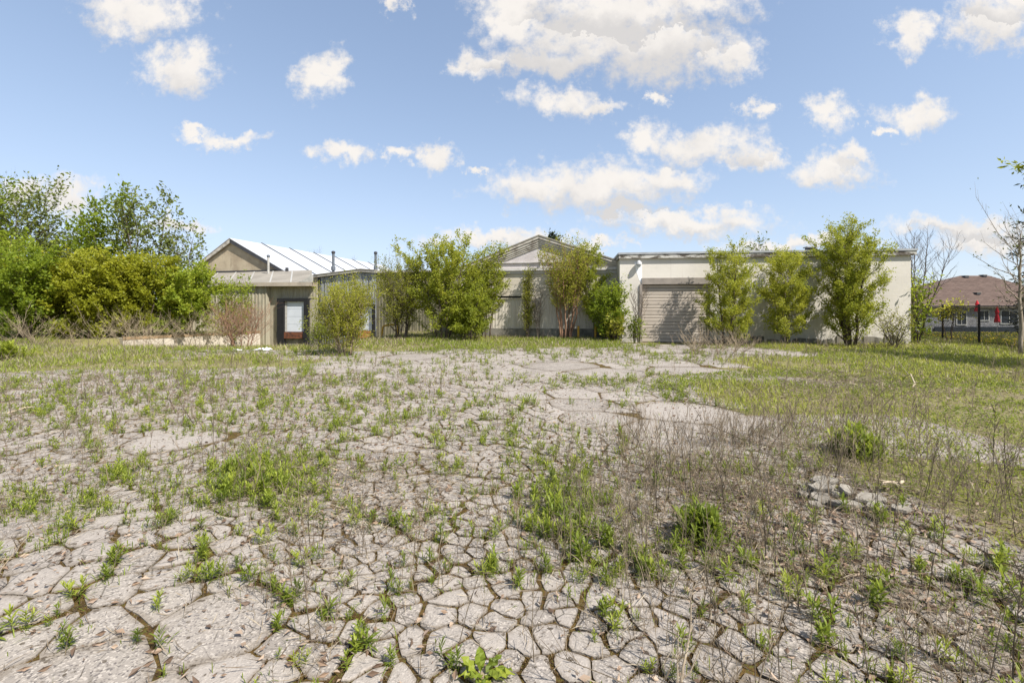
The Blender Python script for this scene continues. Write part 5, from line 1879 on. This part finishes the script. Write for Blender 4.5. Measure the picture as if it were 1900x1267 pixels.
for lo, hi, tw, rad in ((0, 6, 7, 0.0026), (6, 12, 5, 0.0036), (12, 40, 3, 0.005)):
    k = (y[rest] >= lo) & (y[rest] < hi)
    stalks(mb, on_ground(x[rest][k], y[rest][k]), H[rest][k], np.random.default_rng(77), tw, 0.24, rad)
obj('dry_weed_stalks', mb, M['dry_stem'], kind='stuff', label='dry brown weed stalks over the lot and the verges', cat='dead weeds')

# short matted dead growth: fine twigs lying about where the stalks are thick, and round the foot of every weed
x, y = scatter(290000, 1.8, 12.0)
fade = 1 - 0.72 * smooth(y, 3.8, 6.0) * (1 - 0.5 * smooth(to_px(x, y)[0], 1250, 1450))
d = fade * lookup(DEAD, x, y) ** 1.15 * (0.2 + 1.9 * vnoise(x, y, 0.9, 61) ** 2)
k = ck.random(len(x)) < d * 1.0
x, y = x[k], y[k]
j = W[ck.integers(0, len(W), 26000)] + ck.normal(size=(26000, 2)) * 0.075
x = np.concatenate([x, j[:, 0]]); y = np.concatenate([y, j[:, 1]])
mb = MB()
n = len(x)
a = ck.random(n) * 6.283
dv = unit(np.stack([np.cos(a), np.sin(a), ck.normal(size=n) * 0.28], 1))
pp = on_ground(x, y, 0.022 + 0.02 * ck.random(n))
leaf_quads(mb, pp, dv, ck.uniform(0.05, 0.22, n) * np.interp(y, [2, 12], [0.8, 1.4]), np.interp(y, [2, 14], [0.0045, 0.012]), ck.random(n) ** 1.3, ck, 0.1)
obj('matted_twigs', mb, M['straw'], kind='stuff', label='matted dry twigs and straw lying on the broken asphalt', cat='dry litter')
x, y = scatter(230000, 1.8, 11.0)
fade = 1 - 0.85 * smooth(y, 3.6, 5.5)
d = fade * lookup(DEAD, x, y) ** 1.2 * (0.1 + 1.9 * vnoise(x, y, 1.0, 63) ** 2) + 0.03
k = ck.random(len(x)) < d * 0.8
x, y = x[k], y[k]
mb = MB(); n = len(x)
a = ck.random(n) * 6.283
dv = unit(np.stack([np.cos(a), np.sin(a), ck.normal(size=n) * 0.25], 1))
ll = ck.uniform(0.012, 0.06, n)
leaf_quads(mb, on_ground(x, y, 0.022 + 0.008 * ck.random(n)), dv, ll, ll * ck.uniform(0.3, 0.7, n), ck.random(n) ** 1.5, ck, 0.3)
obj('leaf_litter', mb, M['dry_leaf'], kind='stuff', label='crumbled dry leaves scattered over the cracked asphalt', cat='leaf litter')

# grass come up through the asphalt, thickest where the dead growth is
x, y = scatter(260000, 1.9, 16.0)
pxg, pyg = to_px(x, y)
d = lookup(DEAD, x, y) * (0.15 + 0.85 * smooth(pxg, 850, 1350) + 1.1 * smooth(pxg, 1100, 1400) * smooth(pyg, 840, 940)) * smooth(vnoise(x, y, 0.9, 81) * 0.5 + vnoise(x, y, 3.2, 82) * 0.5, 0.32, 0.62)
k = ck.random(len(x)) < d * np.interp(y, [2, 5, 9, 16], [0.8, 0.6, 0.25, 0.15])
x, y = x[k], y[k]
j = W[ck.integers(0, len(W), 30000)] + ck.normal(size=(30000, 2)) * 0.06
x = np.concatenate([x, j[:, 0]]); y = np.concatenate([y, j[:, 1]])
mb = MB(); n = len(x)
a = ck.random(n) * 6.283; lean = np.abs(ck.normal(size=n)) * 0.5
dv = unit(np.stack([np.cos(a) * lean, np.sin(a) * lean, np.ones(n)], 1))
strips(mb, on_ground(x, y), dv, ck.uniform(0.04, 0.16, n), np.interp(y, [2, 8, 16], [0.0045, 0.009, 0.016]), np.clip(0.35 + 0.6 * (ck.random(n) - 0.5) + 0.4 * (vnoise(x, y, 1.2, 83) - 0.5), 0, 1), 2, 0.5, [0.8, 1.0, 0.06])
obj('lot_grass', mb, M['grass'], kind='stuff', label='thin grass growing up between the broken asphalt pieces', cat='grass')

# moss and tiny growth down in the cracks
j = np.concatenate([on_cracks(60000, True, 0.011), on_cracks(90000, False, 0.006)])
j = j[(j[:, 1] < 7) & (np.abs(j[:, 0]) < 1.25 * j[:, 1] + 0.5) & (j[:, 1] > 1.8)]
j = j[ck.random(len(j)) < np.interp(j[:, 1], [2, 4, 7], [1.0, 0.7, 0.25])]
j = np.concatenate([j, j[j[:, 1] < 3.6] + ck.normal(size=(int((j[:, 1] < 3.6).sum()), 2)) * 0.009])
mb = MB(); n = len(j)
a = ck.random(n) * 6.283
dv = unit(np.stack([np.cos(a), np.sin(a), 0.5 + ck.random(n)], 1))
ll = ck.uniform(0.007, 0.020, n)
leaf_quads(mb, on_ground(j[:, 0], j[:, 1], -0.001), dv, ll, ll * 0.6, np.clip(-0.1 + 0.6 * ck.random(n), 0, 1), ck)
obj('crack_moss', mb, M['moss'], kind='stuff', label='olive moss growing in the asphalt cracks', cat='moss')


# grass and ground cover beyond the asphalt
def grass_field():
    mb, st = MB(), MB()
    x, y = scatter(580000, 2.1, 30.0, pad=1.0)
    px, py = to_px(x, y)
    off = 1 - asphalt_mask(x, y)
    left_belt = smooth(900 - px, 0, 250)
    right = smooth(px, 1150, 1500)
    pat = vnoise(x, y, 0.45, 71) * 0.6 + vnoise(x, y, 1.6, 72) * 0.4
    w = off * (0.06 + 1.5 * smooth(pat, 0.34, 0.72)) * (1 + 0.4 * smooth(px, 1350, 1600)) * np.interp(y, [3, 8, 14, 30], [0.75, 0.85, 0.9, 0.6])
    # the verge at the foot of the buildings is thick; the ramp is bare
    foot = smooth(645 - py, 0, 10) * smooth(px, 640, 720)
    w = np.maximum(w, off * foot * 1.0)
    ramp = (ground_z(x, y) < -0.22) & (x < 0)
    w = np.where(ramp, w * 0.10, w)
    w = np.where((y > 20.3) & (px > 1150) & (px < 1690), 0.0, w)
    k = ck.random(len(x)) < w * 0.95
    x, y, px, pat = x[k], y[k], px[k], pat[k]
    n = len(x)
    dry = ck.random(n) < np.where(px < 800, 0.34, 0.22) * np.interp(pat, [0.3, 0.7], [1.6, 0.7])
    a = ck.random(n) * 6.283
    lean = np.abs(ck.normal(size=n)) * 0.45
    dv = unit(np.stack([np.cos(a) * lean, np.sin(a) * lean, np.ones(n)], 1))
    h = (0.05 + 0.13 * ck.random(n) ** 1.4) * np.interp(y, [4, 10, 20], [0.8, 1.0, 1.35]) * (0.7 + 0.7 * vnoise(x, y, 0.5, 73))
    h = np.where(px > 1450, h * 0.8, h)
    wd = np.interp(y, [3, 8, 20], [0.006, 0.013, 0.026])
    tint = np.clip(0.5 + 0.5 * (vnoise(x, y, 0.3, 74) - 0.5) + 0.3 * (vnoise(x, y, 1.5, 75) - 0.5) + 0.35 * (ck.random(n) - 0.5) + 0.22 * (px > 1200), 0, 1)
    p = on_ground(x, y, -0.005)
    g = ~dry
    leaf_quads(mb, p[g], dv[g], h[g], wd[g], tint[g], ck, 0.5)
    dd = unit(dv[dry] * np.array([1, 1, 0.6]) + ck.normal(size=(dry.sum(), 3)) * 0.3 * np.array([1, 1, 0.3]))
    leaf_quads(st, p[dry] + [0, 0, 0.01], dd, h[dry] * 1.35, wd[dry] * 0.75, ck.random(dry.sum()), ck, 0.3)
    # round-leaved ground cover between the blades
    x, y = scatter(140000, 2.1, 20.0, x0=0.2, pad=0.6)
    off = 1 - asphalt_mask(x, y)
    pat = vnoise(x, y, 0.7, 76) * 0.6 + vnoise(x, y, 2.4, 77) * 0.4
    k = ck.random(len(x)) < off * smooth(pat, 0.42, 0.66) * 0.7 * (y < 20.2)
    x, y = x[k], y[k]
    n = len(x); a = ck.random(n) * 6.283
    dv = unit(np.stack([np.cos(a), np.sin(a), 0.35 + 0.5 * ck.random(n)], 1))
    ll = ck.uniform(0.02, 0.05, n) * np.interp(y, [4, 14], [0.85, 1.6])
    cover = MB()
    leaf_quads(cover, on_ground(x, y, 0.01 + 0.025 * ck.random(n)), dv, ll, ll * 0.55, np.clip(0.25 + 0.6 * vnoise(x, y, 1.2, 78) + 0.25 * (ck.random(n) - 0.5), 0, 1), ck, 0.3)
    obj('grass', mb, M['grass'], kind='stuff', label='rough green grass along the verges and the right side of the lot', cat='grass')
    obj('dry_grass', st, M['straw'], kind='stuff', label='dry straw-coloured grass mixed through the verges', cat='dry grass')
    obj('ground_cover', cover, M['weed'], kind='stuff', label='low leafy ground cover on the bare soil at the right', cat='ground cover')
    # lawn beyond the fence with dandelions
    lawn, fl = MB(), MB()
    n = 42000
    y = 18 + 30 * ck.random(n); x = 18.5 + (1.25 * y - 16) * ck.random(n)
    fence_x = 21.0 + (y - 20.6) * 0.345
    k = (x > fence_x + 0.15) & (x < 1.2 * y)
    x, y = x[k], y[k]; n = len(x)
    a = ck.random(n) * 6.283; lean = np.abs(ck.normal(size=n)) * 0.4
    dv = unit(np.stack([np.cos(a) * lean, np.sin(a) * lean, np.ones(n)], 1))
    leaf_quads(lawn, on_ground(x, y), dv, 0.10 + 0.10 * ck.random(n), 0.045, np.clip(0.45 + 0.5 * (ck.random(n) - 0.5), 0, 1), ck)
    obj('lawn_grass', lawn, M['grass'], kind='stuff', label='mown lawn beyond the chain-link fence', cat='lawn')
    k = ck.random(n) < 0.075
    x, y = x[k], y[k]; n = len(x)
    c = on_ground(x, y, 0.15)
    s = 0.032
    ang = np.arange(6) * math.pi / 3
    V = np.concatenate([c[:, None] + s * np.stack([np.cos(ang), np.sin(ang), 0 * ang - 0.15], 1)[None], (c + [0, 0, s * 0.6])[:, None]], 1).reshape(-1, 3)
    kk = np.arange(6)
    F = ((np.arange(n) * 7)[:, None, None] + np.stack([kk, (kk + 1) % 6, 0 * kk + 6], -1)[None]).reshape(-1, 3)
    fl.add_uniform(V, F, 0.5)
    obj('dandelions', fl, M['dandelion'], kind='stuff', label='yellow dandelions dotted over the lawn beyond the fence', cat='flowers')


grass_field()


# ---------------------------------------------------------------- single small things
def clump(px, py, h, w, label, seed, tint):
    gx, gy = ground_pt(px, py)
    r = np.random.default_rng(seed)
    n = 46
    P = np.c_[r.normal(size=(n, 2)) * w * 0.32, np.zeros(n)]
    mb = MB()
    s = h * np.clip(1.15 - np.hypot(P[:, 0], P[:, 1]) / w * 0.7, 0.4, 1.2)
    sprouts(mb, P, s, r, (1, 2), 15, 2, tint, 0.3, 0.17)
    obj('leafy_clump', mb, M['weed'], label=label, cat='weed clump', loc=(gx, gy, gz(gx, gy)))


clump(1585, 845, 0.42, 0.34, 'rounded bright green weed clump at the asphalt edge on the right', 701, 0.62)
clump(4, 668, 0.75, 0.9, 'bright green leafy clump in the grass at the left picture edge', 702, 0.6)
clump(1300, 1000, 0.30, 0.2, 'lone leafy green clump among the dry stalks right of the lush weeds', 703, 0.45)


def dock_plant():
    gx, gy = ground_pt(893, 1252)
    root = thing('broadleaf_dock', 'broad-leaved green dock plant in a crack at the bottom edge of the picture', 'plant', (gx, gy, gz(gx, gy)))
    r = np.random.default_rng(31)
    n = 11
    for i in range(n):
        a = i * 2.399 + r.normal() * 0.2
        el = r.uniform(0.45, 1.2)
        d = np.array([[math.cos(a) * math.cos(el), math.sin(a) * math.cos(el), math.sin(el)]])
        ln = r.uniform(0.12, 0.19)
        mb = MB()
        c = np.array([[math.cos(a) * 0.01, math.sin(a) * 0.01, 0.01]])
        # folded blade with a wavy edge
        side = unit(np.cross(d, [[0, 0, 1.0]]))[0]; up = np.cross(side, d[0])
        ns = 7
        V = []
        for s in np.linspace(0, 1, ns + 1):
            ctr = c[0] + d[0] * ln * s - np.array([0, 0, 0.30 * ln * s * s])
            w = ln * 0.17 * float(np.interp(s, [0, 0.18, 0.45, 0.8, 1], [0.10, 0.14, 1.0, 0.7, 0.03]))
            wav = 0.012 * math.sin(s * 19 + i)
            V += [ctr - side * w + up * (0.25 * w + wav), ctr, ctr + side * w + up * (0.25 * w - wav)]
        F = []
        for q in range(ns):
            b = q * 3
            F += [(b, b + 1, b + 4, b + 3), (b + 1, b + 2, b + 5, b + 4)]
        mb.add(V, F, 0.45 + 0.4 * r.random())
        obj('leaf', mb, M['weed'], root)
    mb = MB(); mb.lathe([(0.0, -0.01), (0.022, -0.01), (0.016, 0.03), (0.0, 0.045)], (0, 0, 0), 7, 0.3)
    obj('root_crown', mb, M['dry_stem'], root)


dock_plant()


def chunk_pile():
    cx, cy = ground_pt(1530, 925)
    r = np.random.default_rng(12)
    spec = [  # dx, dy, z, length, width, thick, rot, tilt, label
        (-0.06, 0.10, 0.02, .26, .16, .05, 0.2, 0.10, None), (0.12, 0.02, 0.02, .24, .17, .05, -0.3, -0.12, None), (-0.10, -0.08, 0.02, .22, .15, .045, 0.5, 0.1, None),
        (0.02, 0.06, 0.065, .25, .14, .04, -0.15, 0.22, None), (0.05, 0.10, 0.11, .24, .11, .04, -0.25, 0.26, 'long flat grey asphalt chunk lying on top of the stone pile'),
        (-0.02, 0.02, 0.085, .20, .12, .035, -0.05, 0.2, None), (0.17, 0.20, 0.03, .17, .12, .06, 0.4, 0.1, 'thick chunk of broken asphalt standing behind the pile'),
        (0.17, -0.02, 0.075, .16, .12, .035, 0.9, 0.3, 'pale whitish slab on the right side of the pile'), (0.33, -0.10, 0.02, .27, .17, .045, -0.2, 0.1, 'wide flat slab lying right of the pile'),
        (0.02, -0.22, 0.02, .24, .10, .045, -0.35, 0.12, None), (0.24, -0.26, 0.02, .20, .12, .04, 0.3, 0.1, None), (-0.19, 0.0, 0.02, .13, .09, .04, 0.8, 0.1, None),
        (0.42, -0.30, 0.02, .16, .11, .035, 0.1, 0.1, None), (-0.22, -0.2, 0.02, .12, .1, .03, 0.1, 0.06, None)]
    for (dx, dy, z, L, Wd, t, rot, tl, lab) in spec:
        n = 7
        a = np.sort((np.arange(n) + r.uniform(-0.3, 0.3, n)) * 2 * math.pi / n)
        rad = r.uniform(0.8, 1.1, n)
        p = np.c_[np.cos(a) * L / 2 * rad, np.sin(a) * Wd / 2 * rad]
        V = [(q[0] * 0.95, q[1] * 0.95, 0) for q in p] + [(q[0], q[1], t * 0.5) for q in p] + [(q[0] * 0.93, q[1] * 0.93, t + r.uniform(-.006, .006)) for q in p]
        F = [tuple(range(n))[::-1], tuple(range(2 * n, 3 * n))]
        for k in range(2):
            F += [(k * n + i, k * n + (i + 1) % n, (k + 1) * n + (i + 1) % n, (k + 1) * n + i) for i in range(n)]
        mb = MB(); mb.add(V, F)
        X, Y = cx + dx, cy + dy
        o = obj('asphalt_chunk', mb, M['chunk'], label=lab or 'flat broken asphalt chunk heaped in the little pile on the right', cat='chunk', group='broken chunks in the small pile', loc=(X, Y, gz(X, Y) + z))
        o.rotation_euler = (tl, -tl * 0.6, rot)


chunk_pile()


def scrap(px, py, Y, w, d, h, label, seed):
    g = at(px, py, Y)
    r = np.random.default_rng(seed)
    n = 9
    X, Yy = np.meshgrid(np.linspace(-w / 2, w / 2, n), np.linspace(-d / 2, d / 2, n))
    Z = np.abs(vnoise(X * 9 / w, Yy * 9 / w, 1.0, seed) - 0.35) * h * (1 - (2 * X / w) ** 4 * 0.8)
    X = X + r.normal(size=X.shape) * w * 0.03; Yy = Yy + r.normal(size=X.shape) * d * 0.05
    i = np.arange(n - 1)[:, None] * n; j = np.arange(n - 1)[None]
    F = np.stack([i + j, i + j + 1, i + j + n + 1, i + j + n], -1).reshape(-1, 4)
    mb = MB(); mb.add_uniform(np.stack([X, Yy, Z], -1).reshape(-1, 3), F, 0.5)
    obj('plastic_sheet', mb, M['litter_white'], label=label, cat='litter', loc=(g[0], Y, gz(g[0], Y) + 0.03))


scrap(487, 649, 18.0, 0.62, 0.4, 0.16, 'crumpled white plastic sheet on the ramp before the first dock door', 5)
scrap(438, 652, 17.6, 0.34, 0.3, 0.10, 'small white plastic scrap left of the crumpled sheet', 6)
scrap(241, 640, 20.0, 0.22, 0.22, 0.22, 'small white scrap by the left end of the ramp wall', 8)


def pale_stalk():
    gx, gy = ground_pt(1262, 1275)
    root = thing('dry_stalk', 'bleached straw-coloured forked stalk at the bottom edge right of centre', 'dead stalk', (gx, gy, gz(gx, gy)))
    mb = MB()
    mb.tube([(0, 0, 0), (0.012, 0, 0.10), (0.035, 0.01, 0.18), (0.055, 0.02, 0.27), (0.06, 0.03, 0.36), (0.055, 0.03, 0.44)], [0.006, 0.0055, 0.005, 0.004, 0.003, 0.0015], 6)
    obj('stem', mb, M['stick'], root)
    mb = MB(); mb.tube([(0.008, 0, 0.05), (0.04, -0.01, 0.09), (0.09, -0.01, 0.20)], [0.004, 0.0035, 0.002], 5); obj('twig', mb, M['stick'], root)
    mb = MB(); mb.tube([(0.0, 0, 0.02), (0.06, -0.02, 0.04), (0.16, -0.03, 0.05)], [0.004, 0.0035, 0.002], 5); obj('twig', mb, M['stick'], root)
    mb = MB(); mb.tube([(-0.01, 0, 0.0), (-0.012, 0, 0.12), (-0.008, 0, 0.26)], [0.004, 0.0035, 0.002], 5); obj('twig', mb, M['stick'], root)


pale_stalk()


def ground_branch(p0, p1, label, seed):
    a = ground_pt(*p0); b = ground_pt(*p1)
    r = np.random.default_rng(seed)
    A = np.array([0, 0, 0.05]); B = np.array([b[0] - a[0], b[1] - a[1], 0.05 + r.uniform(0, 0.1)])
    L = np.linalg.norm(B)
    mb = MB()
    k = np.linspace(0, 1, 7)
    path = A + (B - A) * k[:, None] + r.normal(size=(7, 3)) * np.array([0.03, 0.03, 0.015]) * L
    path[:, 2] = np.maximum(path[:, 2], 0.03)
    mb.tube(path, 0.012 * (1 - 0.75 * k) + 0.002, 6)
    for i in range(7):
        t = r.uniform(0.15, 0.9); p = np.array([np.interp(t, k, path[:, c]) for c in range(3)])
        e = p + (B - A) / L * r.uniform(0.1, 0.3) * L + r.normal(size=3) * 0.12 * L * np.array([1, 1, 0.6]); e[2] = max(e[2], 0.02)
        mb.tube([p, (p + e) / 2 + r.normal(size=3) * 0.01, e], [0.006, 0.004, 0.002], 4)
    obj('fallen_branch', mb, M['stick'], label=label, cat='branch', loc=(a[0], a[1], gz(*a)))


ground_branch((1715, 722), (1640, 690), 'bleached fallen branch lying in the grass on the right', 3)
ground_branch((1680, 905), (1640, 925), 'short bleached stick in the grass near the right asphalt edge', 4)
ground_branch((10, 772), (60, 764), 'grey fallen stick on the cracked asphalt at the left edge', 6)
